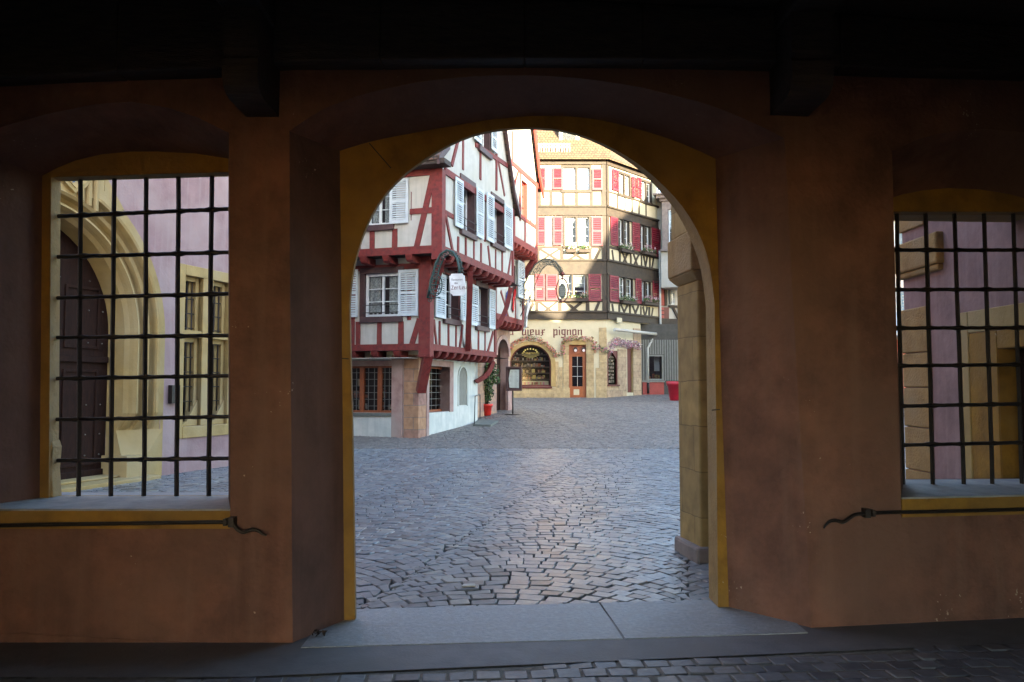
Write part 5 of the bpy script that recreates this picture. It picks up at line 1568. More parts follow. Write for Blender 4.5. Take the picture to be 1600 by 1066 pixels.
for pl, U in ((A3p, UL), (R3p, UR)):
    for z0, z1 in ((zA1 - .18, zA1 + .28), (zB0 - .12, zB1 + .12), (zC0 - .05, zC1 + .05)):
        T3(pl, -.02, U, z0, z1, .11); T3(pl, -.03, U, z1 - .10, z1 + .0, .20); T3(pl, -.03, U, z0, z0 + .08, .15)
    T3(pl, -.04, U, zE - .28, zE - .02, .16); T3(pl, -.05, U, zE - .02, zE + .12, .30)
    for a, b in ((zA1 + .28, zB0 - .12), (zB1 + .12, zC0 - .05), (zC1 + .05, zE - .28)):
        T3(pl, -.02, .2, a, b, .12)
def winposts(pl, hs, lo_z):
    for h in hs:
        T3(pl, h[0] - .10, h[0], h[2] - .03, h[3] + .1, .10); T3(pl, h[1], h[1] + .10, h[2] - .03, h[3] + .1, .10)
        T3(pl, h[0] - .12, h[1] + .12, h[3], h[3] + .14, .105); T3(pl, h[0] - .12, h[1] + .12, h[2] - .14, h[2], .13)
winposts(A3p, WA, 0); winposts(R3p, WR_, 0)
X = lambda pl, segs: timbers(mb, pl, segs, M_timb, d0=0, d1=.08)
X(A3p, [(800, 299, 948, 299, .14), (800, 387, 948, 387, .14), (800, 470, 948, 470, .16),
        (861, 300, 861, 322, .17), (880, 300, 880, 322, .17), (901, 300, 901, 322, .17), (924, 300, 924, 322, .17), (843, 300, 843, 322, .17),
        (841, 388, 841, 409, .17), (878, 388, 878, 409, .20), (922, 388, 922, 409, .18), (843, 389, 875, 409, .12), (875, 389, 843, 409, .12),
        (884, 389, 917, 409, .12), (917, 389, 884, 409, .12), (938, 389, 928, 409, .14), 
        (875, 471, 875, 493, .19), (918, 471, 918, 493, .20), (884, 472, 909, 493, .15), (909, 472, 884, 493, .15), (936, 472, 927, 493, .15),
        (843, 472, 870, 493, .12), (870, 472, 843, 493, .12), (839, 471, 839, 493, .17), (834, 474, 821, 493, .17), (818, 471, 818, 493, .15),
        (938, 262, 938, 300, .0001), (855, 258, 855, 300, .0001)])
X(R3p, [(950, 301, 1028, 323, .12), (950, 388, 1028, 402, .14), (950, 472, 1028, 478, .14),
        (963, 305, 963, 328, .10), (975, 308, 975, 331, .10), (986, 312, 986, 334, .12), (997, 315, 997, 338, .10), (1008, 318, 1008, 340, .10),
        (955, 391, 958, 413, .13), (967, 393, 967, 415, .13), (970, 393, 980, 417, .12), (980, 394, 970, 416, .12), (984, 395, 984, 418, .13), (988, 396, 996, 420, .12), (997, 397, 987, 419, .12),
        (1001, 398, 1001, 421, .13), (1004, 399, 1008, 422, .12), (1010, 400, 1006, 423, .12), (1014, 401, 1014, 424, .13), (1020, 402, 1016, 426, .12),
        (955, 475, 958, 496, .13), (966, 476, 966, 498, .14), (969, 476, 978, 498, .12), (979, 477, 969, 498, .12), (983, 477, 983, 500, .13), (987, 478, 996, 501, .12), (996, 478, 987, 500, .12),
        (1000, 479, 1000, 502, .13), (1003, 479, 1008, 503, .12), (1010, 480, 1005, 503, .12), (1013, 480, 1013, 504, .13), (1019, 481, 1015, 505, .12)])
make('timber_frame', mb, h3, bevel=.008)
for b in ((863, 263, 879, 297), (843, 263, 852.5, 296), (925, 264, 941, 298), (839, 339, 852.5, 384), (864, 339, 879, 384), (924, 339, 941, 385),
          (836, 429, 851, 470), (853, 429, 871, 470), (919, 429, 939, 471)):
    r = rect(A3p, *b); shutter(h3, A3p, *r, M_shutR, d=.12, n=12)
for b in ((953.5, 264, 963, 297), (984, 276, 990, 308), (992, 277, 998, 309), (951, 339, 962, 383), (984.5, 347, 996, 391), (1015, 356, 1028, 400),
          (949.5, 430, 963.5, 471), (989.5, 435, 998.5, 474), (1016.5, 439, 1027.5, 475)):
    r = pair(R3p, b); shutter(h3, R3p, *r, M_shutR, d=.12, n=12)
# roofs
mb = MB()
eo = .45
def roofface(mb, pts, mt, th=.1):
    mb.face(pts, mt); mb.face([Vector(p) - Vector((0, 0, th)) for p in reversed(pts)], mt)
    n = len(pts)
    for i in range(n):
        a, b = Vector(pts[i]), Vector(pts[(i + 1) % n]); mb.face([a, b, b - Vector((0, 0, th)), a - Vector((0, 0, th))], mt)
e0 = A3p.P(-.25, zE + .02, eo); e1_ = A3p.P(UL + .4, zE + .02, eo)
k0 = A3p.P(-.32, zE + .5, -.1); k1 = A3p.P(UL + .4, zE + .5, -.1)
t0 = A3p.P(-1.2, zE + 7.5, -5.5); t1 = A3p.P(UL + .4, zE + 7.5, -5.5)
roofface(mb, [e1_, e0, k0, k1], M_tile); roofface(mb, [k1, k0, t0, t1], M_tile)
f0 = R3p.P(-.1, zE + .02, .42); f1_ = R3p.P(UR + .4, zE + .02, .42)
g0 = R3p.P(.1, zE + 1.15, -1.0); g1_ = R3p.P(UR + .4, zE + 1.15, -1.0)
roofface(mb, [f0, f1_, g1_, g0], M_tile)
make('roof', mb, h3)
mb = MB()       # snow rail and dormer
sa, sz2 = A3p.uz(840, 240)
for (za, zb_, dd_) in ((zE + .70, zE + .74, -.05), (zE + .86, zE + .90, -.05)):
    mb.pbox(A3p, A3p.uz(890, 240)[0], A3p.uz(838, 240)[0], za, zb_, dd_, dd_ + .04, M_pipe)
for k in range(14):
    u = A3p.uz(838 + k * 4, 240)[0]; mb.pbox(A3p, u - .02, u + .02, zE + .45, zE + .92, -.06, -.02, M_pipe)
make('snow_rail', mb, h3)
mb = MB()
d0_, d1_ = A3p.uz(907, 215)[0], A3p.uz(875, 215)[0]
mb.pbox(A3p, d0_, d1_, zE + 1.15, zE + 2.3, -2.2, -.75, M_plW); mb.pbox(A3p, d0_ - .1, d1_ + .1, zE + 2.301, zE + 2.42, -2.3, -.6, M_tile)
mb.pbox(A3p, d0_ + .18, d1_ - .18, zE + 1.35, zE + 2.15, -.75, -.73, M_glassD)
make('dormer', mb, h3)
# awning roller, gutter, downpipes, small plaque
mb = MB()
a = R3p.P(.12, R3p.uz(951, 516)[1], .45); b = R3p.P(4.2, R3p.uz(1012, 521)[1] - .05, .45)
mb.tube([a, b], .085, M_plW, n=10); make('awning_roller', mb, h3)
mb = MB()
zz = lambda py: R3p.uz(1024, py)[1]
mb.tube([R3p.P(UR - .1, zz(392), .25), R3p.P(UR - .1, zz(512), .25), R3p.P(UR - .5, zz(522), .3), R3p.P(UR - .95, zz(531), .25), R3p.P(UR - 1.25, zz(545), .12), R3p.P(UR - 1.25, R3p.uz(1003, 598)[1], .12)], .06, M_pipe, n=8)
mb.tube([R3p.P(UR - 1.25, R3p.uz(1003, 598)[1], .12), R3p.P(UR - 1.25, R3p.uz(1003, 615)[1], .12)], .075, M_iron, n=8)
make('downpipe', mb, h3)
mb = MB(); r = rect(R3p, 959, 497, 966.5, 504.5); mb.pbox(R3p, *r, .2, .23, M_cream); make('plaque', mb, h3)

# painted gothic lettering: broad-nib strokes
def gothic(txt, x0, z0, xh, pitch, pl, d, mt, sgn, wk=1.0):
    mb = MB(); x = x0
    w = xh * .26 * wk; s = xh
    def bar(cx, a, b):
        h = w * .42
        pts = [(cx - w / 2, a + h), (cx + w * .1, a - h * .3), (cx + w / 2 + w * .25, a + h * .7), (cx + w / 2, a + h * 1.1), (cx + w / 2, b - h), (cx - w * .1, b + h * .3), (cx - w / 2 - w * .25, b - h * .7), (cx - w / 2, b - h * 1.1)]
        mb.face([pl.P(x0_ + sgn * px_, z0 + pz, d) for px_, pz in pts], mt)
    def dia(cx, cz_, k=.7):
        mb.face([pl.P(x0_ + sgn * (cx + a * w * k), z0 + cz_ + b * w * k, d + .001) for a, b in ((-1, 0), (0, -.8), (1, 0), (0, .8))], mt)
    def hair(ax, az, bx, bz, t=.25):
        L = math.hypot(bx - ax, bz - az); nx, nz = -(bz - az) / L * w * t, (bx - ax) / L * w * t
        mb.face([pl.P(x0_ + sgn * u, z0 + z, d + .0015) for u, z in ((ax + nx, az + nz), (bx + nx, bz + nz), (bx - nx, bz - nz), (ax - nx, az - nz))], mt)
    g_ = s * .52
    for ch in txt:
        x0_ = x; adv = g_ + w * 1.9
        if ch == ' ': x += sgn * pitch; continue
        if ch in 'un': bar(0, 0, s); bar(g_, 0, s); (hair(0, .02 * s, g_, .25 * s) if ch == 'u' else hair(0, .75 * s, g_, .98 * s))
        elif ch in 'oa': bar(0, 0, s); bar(g_, 0, s); hair(0, .9 * s, g_, 1.0 * s, .4); hair(0, .02 * s, g_, .1 * s, .4)
        elif ch == 'v': bar(0, 0, s * 1.45); bar(g_, .05 * s, s); hair(0, .85 * s, g_, .98 * s, .4); hair(0, .02 * s, g_, .12 * s, .4)
        elif ch == 'i': bar(0, 0, s); dia(0, 1.38 * s); adv = w * 2.0
        elif ch == 'e': bar(0, 0, s); bar(g_ * .9, .52 * s, s); hair(0, .9 * s, g_, .98 * s, .35); hair(0, .38 * s, g_, .62 * s, .22); hair(0, .03 * s, g_, .14 * s, .35)
        elif ch == 'x': bar(g_ * .35, 0, s); dia(g_ * .95, .92 * s, .9); hair(g_ * .35, .8 * s, g_, .95 * s); hair(-.1 * s, .5 * s, g_, .5 * s, .22); dia(-.02 * s, -.05 * s, .7)
        elif ch == 'p': bar(0, -.45 * s, s * 1.1); bar(g_, 0, s); hair(0, .85 * s, g_, .98 * s, .4); hair(0, .02 * s, g_, .1 * s, .4)
        elif ch == 'g': bar(0, .15 * s, s); bar(g_, -.35 * s, s); hair(0, .9 * s, g_ * 1.3, .98 * s, .4); hair(0, .2 * s, g_, .1 * s, .4); hair(-.1 * s, -.42 * s, g_, -.35 * s, .45); dia(-.08 * s, -.34 * s)
        elif ch == 'r': bar(0, 0, s); dia(g_ * .7, .92 * s, .9); hair(0, .75 * s, g_ * .7, .95 * s); adv = g_ + w
        elif ch == 't': bar(0, 0, s * 1.3); hair(-.15 * s, .9 * s, g_ * .8, .95 * s, .35); hair(0, .03 * s, g_ * .7, .14 * s, .35); adv = g_ + w * .8
        elif ch == 's': bar(0, .5 * s, s); bar(g_ * .8, 0, .52 * s); hair(0, .95 * s, g_, .98 * s, .4); hair(-.1 * s, .05 * s, g_ * .8, .03 * s, .4); hair(0, .6 * s, g_ * .8, .42 * s, .35)
        elif ch == 'Z': hair(-.1 * s, 1.3 * s, g_ * 1.4, 1.35 * s, .5); hair(g_ * 1.3, 1.35 * s, 0, .05 * s, .5); hair(-.1 * s, .05 * s, g_ * 1.5, .08 * s, .5); adv = g_ * 1.5 + w * 1.6
        elif ch == 'L': bar(0, 0, s * 1.4); hair(0, .05 * s, g_ * 1.2, .12 * s, .5); hair(-.3 * s, .7 * s, 0, 1.1 * s, .3); adv = g_ * 1.2 + w * 1.6
        x += sgn * adv
    return mb
zl = A3p.uz(860, 524)[1]; xh = abs(A3p.uz(860, 515)[1] - A3p.uz(860, 524)[1])
mb = gothic('vieux', A3p.uz(816.5, 520)[0], zl, xh, .5, A3p, .012, M_inkR, -1, .85)
merge(mb, gothic('pignon', A3p.uz(865.5, 520)[0], zl, xh, .5, A3p, .012, M_inkR, -1, .86))
merge(mb, gothic('au', A3p.uz(788, 520)[0], zl, xh, .5, A3p, .012, M_inkR, -1, .85))
make('painted_lettering', mb, h3)

# ================================================================== FLOWER BOXES AND GARLANDS
def flowerbox(pl, u0, u1, z, d, petals, label, dens_=60, box_mat=M_darkwood):
    c = pl.P((u0 + u1) / 2, z, d)
    t = thing('flower_box', label, 'flower box', (c.x, c.y, z), 'flower boxes on the shop house windows')
    mb = MB(); mb.pbox(pl, u0, u1, z, z + .17, d - .10, d + .10, box_mat); mb.pbox(pl, u0 - .02, u1 + .02, z + .15, z + .18, d - .12, d + .12, box_mat); make('trough', mb, t, bevel=.01)
    mb = MB()
    n = int(abs(u1 - u0) / .16)
    for i in range(n):
        p = pl.P(u0 + (u1 - u0) * (i + .5) / n, z + .27, d + .02); leafcloud(mb, p, .16, 26, .05, [M_leaf, M_leaf2], (1, 1, .9))
    make('foliage', mb, t)
    mb = MB()
    for i in range(n * 4):
        p = pl.P(random.uniform(u0, u1), z + random.uniform(.2, .55), d + random.uniform(-.02, .14)); leafcloud(mb, p, .05, 10, .035, petals)
    make('blossom', mb, t)
fb = lambda pl, x0, x1, py, pet, lab: flowerbox(pl, pl.uz(x0, py)[0], pl.uz(x1, py)[0], pl.uz((x0 + x1) / 2, py)[1] - .1, .24, pet, lab)
fb(A3p, 884, 900, 393, [M_whitefl], 'small sunlit box of white flowers under left pane of upper middle window')
fb(A3p, 904, 921, 393, [M_whitefl, M_leaf2], 'small sunlit box of white flowers under right pane of upper middle window')
fb(A3p, 877, 918, 469, [M_whitefl, M_redfl, M_leaf2], 'long dark box of yellowish flowers under lower window behind oval hanging sign')
fb(R3p, 964, 983, 393, [M_whitefl, M_leaf2], 'box of tall white flowers on upper floor nearest the house corner')
fb(R3p, 1000, 1018, 397, [M_pinkfl, M_whitefl, M_lilfl], 'box of pink and white flowers on upper floor beside last shutter')
fb(R3p, 966, 988, 473, [M_whitefl, M_leaf2], 'box of white flowers on lower floor nearest the house corner')
fb(R3p, 1000, 1022, 475, [M_whitefl, M_pinkfl, M_lilfl], 'box of pale pink flowers on lower floor beside the downpipe')
def garland(path, pl, d, petals, label, r=.16, n=34):
    pts = [pl.P(*pl.uz(*p), d) for p in path]
    mb = MB()
    for a, b in zip(pts, pts[1:]):
        k = max(1, int((b - a).length / .16))
        for i in range(k): leafcloud(mb, a.lerp(b, (i + .5) / k) + Vector((0, 0, random.uniform(-.04, .04))), r, n, .055, petals)
    o = make('flower_garland', mb); tag(o, label, 'garland', 'flower garlands over the shop openings')
    return o
garland([(796, 548), (805, 536), (817, 530), (828, 528), (840, 530), (852, 537), (862, 548), (869, 555), (873, 556)], A3p, .12, [M_redfl, M_pinkfl, M_leaf2, M_leaf, M_redfl], 'coral and green flower garland arching over the big round shop window')
garland([(879, 556), (879, 543), (881, 531), (892, 529), (905, 528), (918, 529), (927, 531), (928, 540), (929, 550)], A3p, .14, [M_pinkfl, M_redfl, M_stoneC, M_leaf2], 'pinkish flower garland framing the honey coloured shop door')
garland([(930, 541), (936, 545), (943, 546), (949, 548)], A3p, .12, [M_leaf2, M_leaf, M_pinkfl], 'thin green garland on the stone corner between the doors')
garland([(949, 547), (953, 539), (958, 533), (964, 534), (972, 536), (978, 541), (984, 537), (990, 539), (996, 542)], R3p, .16, [M_lilfl, M_pinkfl, M_lilfl, M_whitefl], 'thick lilac flower garland over the narrow arched side window', r=.24, n=50)

# ================================================================== BUILDINGS AT THE FAR RIGHT
# grey boarded shop front under the passage, right of the shop house
e3 = R3p.P(UR, 0, 0)
e4 = R3p.P(UG, 0, -.5)
B4 = Pl(e4.x, e4.y, 1, .06)
h4 = thing('boarded_shop', 'grey boarded shop front with display window and red panel, behind the red planter', 'shop', (e3.x, e3.y, gz(e3.x, e3.y)))
mb = MB()
bw = rect(B4, 1011, 557, 1034, 592)
wall_holes(mb, B4, -.3, 7, .8, 5.2, [bw], M_boardgap, rev=M_greyw, depth=.1, pocket=1.4)
make('board_wall', mb, h4)
mb = MB()
z0 = B4.uz(1020, 608)[1]; z1 = B4.uz(1020, 596)[1]
ux0, ux1 = B4.uz(1004, 600)[0], B4.uz(1037, 600)[0]
mb.pbox(B4, ux0, ux1, .9, z1 - .05, 0, .06, M_redpan)
mb.pbox(B4, ux0 - .05, ux1 + .05, z1 - .05, z1 + .04, 0, .12, M_greyw)
u = -.3
while u < 5:
    if not (bw[0] - .05 < u < bw[1] + .05): mb.pbox(B4, u, u + .085, z1 + .04, 4.3, 0, .04, M_greyw)
    else: mb.pbox(B4, u, u + .085, bw[3] + .12, 4.3, 0, .04, M_greyw)
    u += .14
make('battens', mb, h4)
mb = MB()
for a in ((bw[0] - .09, bw[0], bw[2] - .09, bw[3] + .09), (bw[1], bw[1] + .09, bw[2] - .09, bw[3] + .09), (bw[0], bw[1], bw[3], bw[3] + .09), (bw[0], bw[1], bw[2] - .09, bw[2])): mb.pbox(B4, *a, 0, .09, M_greyw)
fo = make('window', mb, h4)
mb = MB(); mb.face([B4.P(u, z, -.05) for u, z in rw(bw)], M_glassD); make('pane', mb, fo)
mb = MB(); mb.pbox(B4, bw[0] + .55, bw[1], bw[2] + .45, bw[3], -.6, -.55, M_shutW)
for k in range(24):
    u = random.uniform(bw[0] + .05, bw[1] - .15); h = random.uniform(.05, .3) * (1 - abs(u - (bw[0] + bw[1]) / 2)); mb.pbox(B4, u, u + .12, bw[2], bw[2] + h, -.4, -.3, random.choice([M_orwood, M_gold, M_oak]))
make('window_display', mb, fo)
# upper house standing on it: red panel storey, then white and dark timber
B5 = Pl(e3.x - .1, e3.y - .0, 1, .35)
h5 = thing('grey_timbered_house', 'narrow grey and white timbered house with red panel, squeezed behind shop house and stone pier', 'house', (e3.x + 2, e3.y + 1, gz(e3.x, e3.y)))
rp0, rp1 = B5.uz(1027, 456)[0], B5.uz(1038, 456)[0]
zr0, zr1 = B5.uz(1032, 500)[1], B5.uz(1032, 436)[1]
w5 = rect(B5, 1048, 447, 1054, 476)
mb = MB(); wall_holes(mb, B5, -.1, 9, 5.15, zr1 + 5, [w5, rect(B5, 1040, 350, 1050, 385)], M_plW, rev=M_whitew)
make('wall', mb, h5)
mb = MB()
mb.pbox(B5, rp0, rp1 - .05, B5.uz(1032, 478)[1], zr1, 0, .10, M_redpan); mb.pbox(B5, rp0, rp1 + .25, zr0, B5.uz(1032, 480)[1], 0, .10, M_dkred)
for k in range(3): mb.pbox(B5, rp0 + .06, rp1 - .1, zr0 + .1 + k * .24, zr0 + .26 + k * .24, .1, .13, M_redpan)
make('red_panel', mb, h5, bevel=.01)
mb = MB()
mb.pbox(B5, rp0 - .1, 9, zr1, zr1 + .3, 0, .3, M_timb); mb.pbox(B5, -.1, 9, 5.1, 5.6, 0, .2, M_timb); mb.pbox(B5, rp1 - .05, rp1 + .12, B5.uz(1032, 478)[1], zr1, 0, .14, M_timb)
mb.pbox(B5, rp1 + .25, 9, w5[2] - .2, w5[2] - .05, 0, .12, M_timb); mb.pbox(B5, rp1 + .3, w5[0] - .02, w5[2], w5[3] + .1, 0, .1, M_greyw)
mb.pbeam(B5, (rp1 + .55, w5[2] - .2), (rp1 + .9, 5.6), .14, 0, .1, M_timb); mb.pbeam(B5, (w5[1] + .3, w5[2] - .2), (w5[1] + .3, 5.6), .14, 0, .1, M_timb)
make('timber_frame', mb, h5, bevel=.01)
window(h5, B5, w5, M_whitew, rec=.05, nx=2, nz=3, curtain=.6, fw=.05)
for (a_, z_w) in ((4.6, 6.6), (6.4, 6.6), (4.6, 9.2), (6.4, 9.2)):
    window(h5, B5, (a_, a_ + .8, z_w, z_w + 1.3), M_whitew, d=.06, rec=.0, nx=2, nz=3, curtain=0, fw=.07, glass=M_glassW, sill=.1)
    shutter(h5, B5, a_ - .55, a_ - .08, z_w, z_w + 1.3, M_redpan, d=.03, n=12); shutter(h5, B5, a_ + .88, a_ + 1.35, z_w, z_w + 1.3, M_redpan, d=.03, n=12)
# stone oriel high on the house
oc = B5.P(B5.uz(1037, 370)[0], 0, 0)
OR = Pl(oc.x - .3, oc.y - 1.1, 1, -.35)
zo0, zo1, zo2 = B5.uz(1040, 395)[1], B5.uz(1040, 322)[1], B5.uz(1040, 292)[1]
mb = MB()
for (a, b, z0, z1, g_) in ((0, 2.2, zo0, zo1, 0),):
    mb.pbox(OR, a, .35, z0, z1, -1.6, 0, M_greyS); mb.pbox(OR, 1.0, 2.2, z0, z1, -1.6, 0, M_greyS); mb.pbox(OR, .35, 1.0, z1 - .5, z1, -1.6, -.005, M_greyS); mb.pbox(OR, .35, 1.0, z0, z0 + .3, -1.6, -.005, M_greyS)
    mb.pbox(OR, -.12, 2.3, z0 - .12, z0, -1.7, .12, M_greyS)
    mb.pbox(OR, -.12, 2.3, z1, z1 + .15, -1.7, .10, M_greyS); mb.pbox(OR, -.28, 2.4, z1 + .152, z1 + .33, -1.7, .28, M_greyS); mb.pbox(OR, -.45, 2.5, z1 + .332, z1 + .42, -1.7, .42, M_greyS)
    mb.pbox(OR, -.1, 2.2, z0 - 2.2, z0 - .12, -1.6, -.1, M_plW)
make('oriel', mb, h5, bevel=.01)
mb = MB()
for k in range(18): mb.pbox(OR, -.2 + k * .14, -.13 + k * .14, zo1 + .42, zo1 + 1.6, .2, .25, random.choice([M_greyw, M_redpan, M_whitew, M_greyw]))
mb.pbox(OR, -.25, 2.4, zo1 + 1.6, zo1 + 1.68, .18, .27, M_greyw)
make('balcony_rail', mb, h5)
window(h5, OR, (.37, .98, zo0 + .3, zo1 - .5), M_whitew, rec=.12, nx=2, nz=3, curtain=.5, fw=.06)
mb = MB(); mb.pbox(OR, 1.05, 1.45, zo0 + .3, zo1 - .4, .01, .05, M_plW); make('white_shutter', mb, h5)

# far house and café chairs glimpsed through the right grille
h6 = thing('pale_house', 'distant white house with slate blue shutters, glimpsed past the left edge of right grille', 'house', (17, 36, gz(17, 36)))
B6 = Pl(12, 36, 1, 0)
mb = MB()
w6 = rect(B6, 1397, 345, 1403, 385)
wall_holes(mb, B6, 0, 9, 0, 11, [w6, (w6[0], w6[1], 4.6, 6.0)], M_plW, rev=M_whitew)
make('wall', mb, h6)
r = rect(B6, 1403.5, 346, 1413, 384); shutter(h6, B6, *r, M_blueSh, d=.03, n=11, mid=False)
shutter(h6, B6, r[0], r[1], 4.55, 6.05, M_blueSh, d=.03, n=10, mid=False)
window(h6, B6, w6, M_whitew, rec=.08, nx=2, nz=3); window(h6, B6, (w6[0], w6[1], 4.6, 6.0), M_whitew, rec=.08, nx=2, nz=3)
mb = MB(); r = rect(B6, 1385, 488, 1440, 528)
P = B6.P
mb.hull8([P(3, r[2], 1.5), P(7.5, r[2], 1.5), P(7.5, r[2] + .05, 1.45), P(3, r[2] + .05, 1.45), P(3, r[3], .1), P(7.5, r[3], .1), P(7.5, r[3] + .05, .1), P(3, r[3] + .05, .1)], M_shutW)
make('awning', mb, h6)
mb = MB(); mb.pbox(B6, 3.2, 7.3, .5, r[2] - .1, -.05, .02, M_redpan); mb.pbox(B6, 4.4, 5.6, .5, 3.2, .02, .05, M_dkred); make('shop_front', mb, h6)
mb = MB(); mb.face([(11.5, 35.4, 11), (21.5, 35.4, 11), (21.5, 40, 15), (11.5, 40, 15)], M_tile); make('roof', mb, h6)
def chair(loc, rz):
    t = thing('folding_chair', 'dark folding café chair on the far side of the square, past right grille', 'chair', loc, 'folding chairs of the far terrace')
    x, y, z = loc; c, s = math.cos(rz), math.sin(rz)
    Q = lambda a, b, h: (x + a * c - b * s, y + a * s + b * c, z + h)
    mb = MB()
    for sx in (-.2, .2):
        mb.tube([Q(sx, -.22, 0), Q(sx, .2, .88)], .014, M_iron, n=5); mb.tube([Q(sx, .22, 0), Q(sx, -.2, .46)], .014, M_iron, n=5)
    make('frame', mb, t)
    mb = MB()
    for k in range(5): mb.hull8([Q(-.2, -.2 + k * .08, .45), Q(.2, -.2 + k * .08, .45), Q(.2, -.14 + k * .08, .45), Q(-.2, -.14 + k * .08, .45), Q(-.2, -.2 + k * .08, .465), Q(.2, -.2 + k * .08, .465), Q(.2, -.14 + k * .08, .465), Q(-.2, -.14 + k * .08, .465)], M_oak if k % 2 else M_leaf)
    make('seat', mb, t)
    mb = MB()
    for h in (.66, .76): mb.hull8([Q(-.2, .10 + (h - .66) * .4, h), Q(.2, .10 + (h - .66) * .4, h), Q(.2, .12 + (h - .66) * .4, h), Q(-.2, .12 + (h - .66) * .4, h), Q(-.2, .12 + (h - .66) * .4, h + .06), Q(.2, .12 + (h - .66) * .4, h + .06), Q(.2, .14 + (h - .66) * .4, h + .06), Q(-.2, .14 + (h - .66) * .4, h + .06)], M_leaf)
    make('backrest', mb, t)
for (x, y, a) in ((14.3, 29.5, .3), (15.0, 30.2, 2.2), (15.4, 31.4, .8), (14.6, 31.0, 1.7), (15.2, 29.4, 3.0)):
    chair((x, y, gz(x, y)), a)

# ================================================================== HANGING SIGNS
def scroll(mb, c, ax, r, turns, rad, mt, start=0, sg=1):
    """flat spiral in the plane spanned by ax and z"""
    pts = []; R = []
    n = int(14 * turns)
    for i in range(n + 1):
        t = start + sg * 2 * math.pi * turns * i / n; q = r * (1 - .8 * i / n)
        pts.append(Vector(c) + ax * (q * math.cos(t)) + Vector((0, 0, q * math.sin(t)))); R.append(rad * (1 - .4 * i / n))
    mb.tube(pts, R, mt, n=5)
# 1: green scrolled bracket at the corner of the red house, white shaped board
def at(px, py, Y):
    r = ray(px, py); return Vector((r[0] * Y / r[1], Y, CZ + r[2] * Y / r[1]))
YS = 21.7
sg1 = at(715, 460, YS - .2)
hs = thing('hanging_sign', 'white restaurant board hanging from a green scrolled iron bracket at the red house corner', 'sign', at(672, 468, YS + .2))
mb = MB()
arcp = [(668, 466), (672, 448), (676, 430), (681, 412), (688, 398), (698, 391), (708, 394), (714, 404), (717, 416), (718, 427)]
pt3 = [at(x, y, YS + .25 - .05 * i) for i, (x, y) in enumerate(arcp)]
mb.tube(pt3, [.035] * 10, M_verd, n=7)
pt4 = [at(x + 7 - i * .3, y + 5, YS + .25 - .05 * i) for i, (x, y) in enumerate(arcp[1:-1])]
mb.tube(pt4, .025, M_verd, n=6)
ax = Vector((1, -.1, 0)).normalized()
rs_ = random.Random(4)
for i in range(len(pt3) - 1):
    for k in range(3):
        c = pt3[i].lerp(pt3[i + 1], k / 3) + Vector((.06, 0, -.05)) ; scroll(mb, c, ax, .075, 1.2, .014, M_verd if k % 2 else M_greyiron, rs_.uniform(0, 6), 1 if k % 2 else -1)
for dz in (0, .12, .24, .36): mb.tube([at(672, 466, YS) + Vector((.0, 0, dz + .0)), at(688, 466, YS) + Vector((0, 0, dz + .02))], .014, M_verd, n=5)
# oval cage of stars
cc = at(681, 445, YS)
mb.tube([cc + Vector((.17 * math.cos(t), 0, .30 * math.sin(t))) for t in linspace(0, 2 * math.pi, 24)], .016, M_verd, n=5, caps=False)
mb.tube([cc + Vector((.11 * math.cos(t), 0, .21 * math.sin(t))) for t in linspace(0, 2 * math.pi, 20)], .012, M_greyiron, n=5, caps=False)
for k in range(10):
    t = k * .63; scroll(mb, cc + Vector((.12 * math.cos(t), 0, .23 * math.sin(t))), ax, .045, 1.0, .010, M_greyiron, t)
mb.tube([at(715, 424, YS - .2), at(715, 430, YS - .2)], .012, M_iron, n=5)
make('bracket', mb, hs)
SP = Pl(sg1.x, sg1.y, 1, -.22)
mb = MB()
hw, hh = .215, .30
c_ = .06
shape = [(-hw + c_, -hh), (hw - c_, -hh), (hw - c_ * .7, -hh + c_ * .7), (hw, -hh + c_), (hw, hh - c_), (hw - c_ * .7, hh - c_ * .7), (hw - c_, hh), (-hw + c_, hh), (-hw + c_ * .7, hh - c_ * .7), (-hw, hh - c_), (-hw, -hh + c_), (-hw + c_ * .7, -hh + c_ * .7)]
shape = [(u + z * -.08, z + sg1.z + .24 + .0) for u, z in shape]
zc_ = at(715, 445, YS - .2).z
shape = [(u, z - (sg1.z + .24) + zc_) for u, z in shape]
mb.pprism(SP, shape, -.015, .015, M_signW); bd = make('board', mb, hs, bevel=.003)
mb = text_faces('Restaurant', .085, SP, -.015, zc_ + .11, .017, M_ink, flip=1, sx=.85)
merge(mb, gothic('au', -.075, zc_ + .015, .045, .05, SP, .017, M_ink, 1))
merge(mb, gothic('Zer Leu', -.165, zc_ - .13, .075, .03, SP, .017, M_inkR, 1, .75))
make('lettering', mb, bd)
# 2: grey wrought arch with oval medallion in front of the shop house
YM = 34.0
s2 = thing('hanging_sign', 'grey wrought iron arch bracket with an oval medallion, in front of crimson shutters', 'sign', at(812, 470, YM))
mb = MB()
op = [(806, 478), (812, 462), (818, 447), (826, 430), (836, 414), (847, 406), (858, 405), (868, 409), (875, 418), (878, 427)]
P3 = [at(x, y, YM) for x, y in op]
mb.tube(P3, .03, M_greyiron, n=7)
ip = [(826, 478), (830, 462), (836, 446), (842, 430), (848, 419), (856, 413), (864, 414), (872, 421), (876, 429)]
P4 = [at(x, y, YM) for x, y in ip]
mb.tube(P4, .022, M_greyiron, n=6)
for i in range(26):
    t = i / 25; a = P3[min(9, int(t * 9))].lerp(P3[min(9, int(t * 9) + 1)], t * 9 % 1); b = P4[min(8, int(t * 8))].lerp(P4[min(8, int(t * 8) + 1)], t * 8 % 1)
    for f in (.25, .5, .75): 
        scroll(mb, a.lerp(b, f), Vector((1, 0, 0)), .11, 1.2, .012, M_greyiron, rs_.uniform(0, 6), 1 if i % 2 else -1)
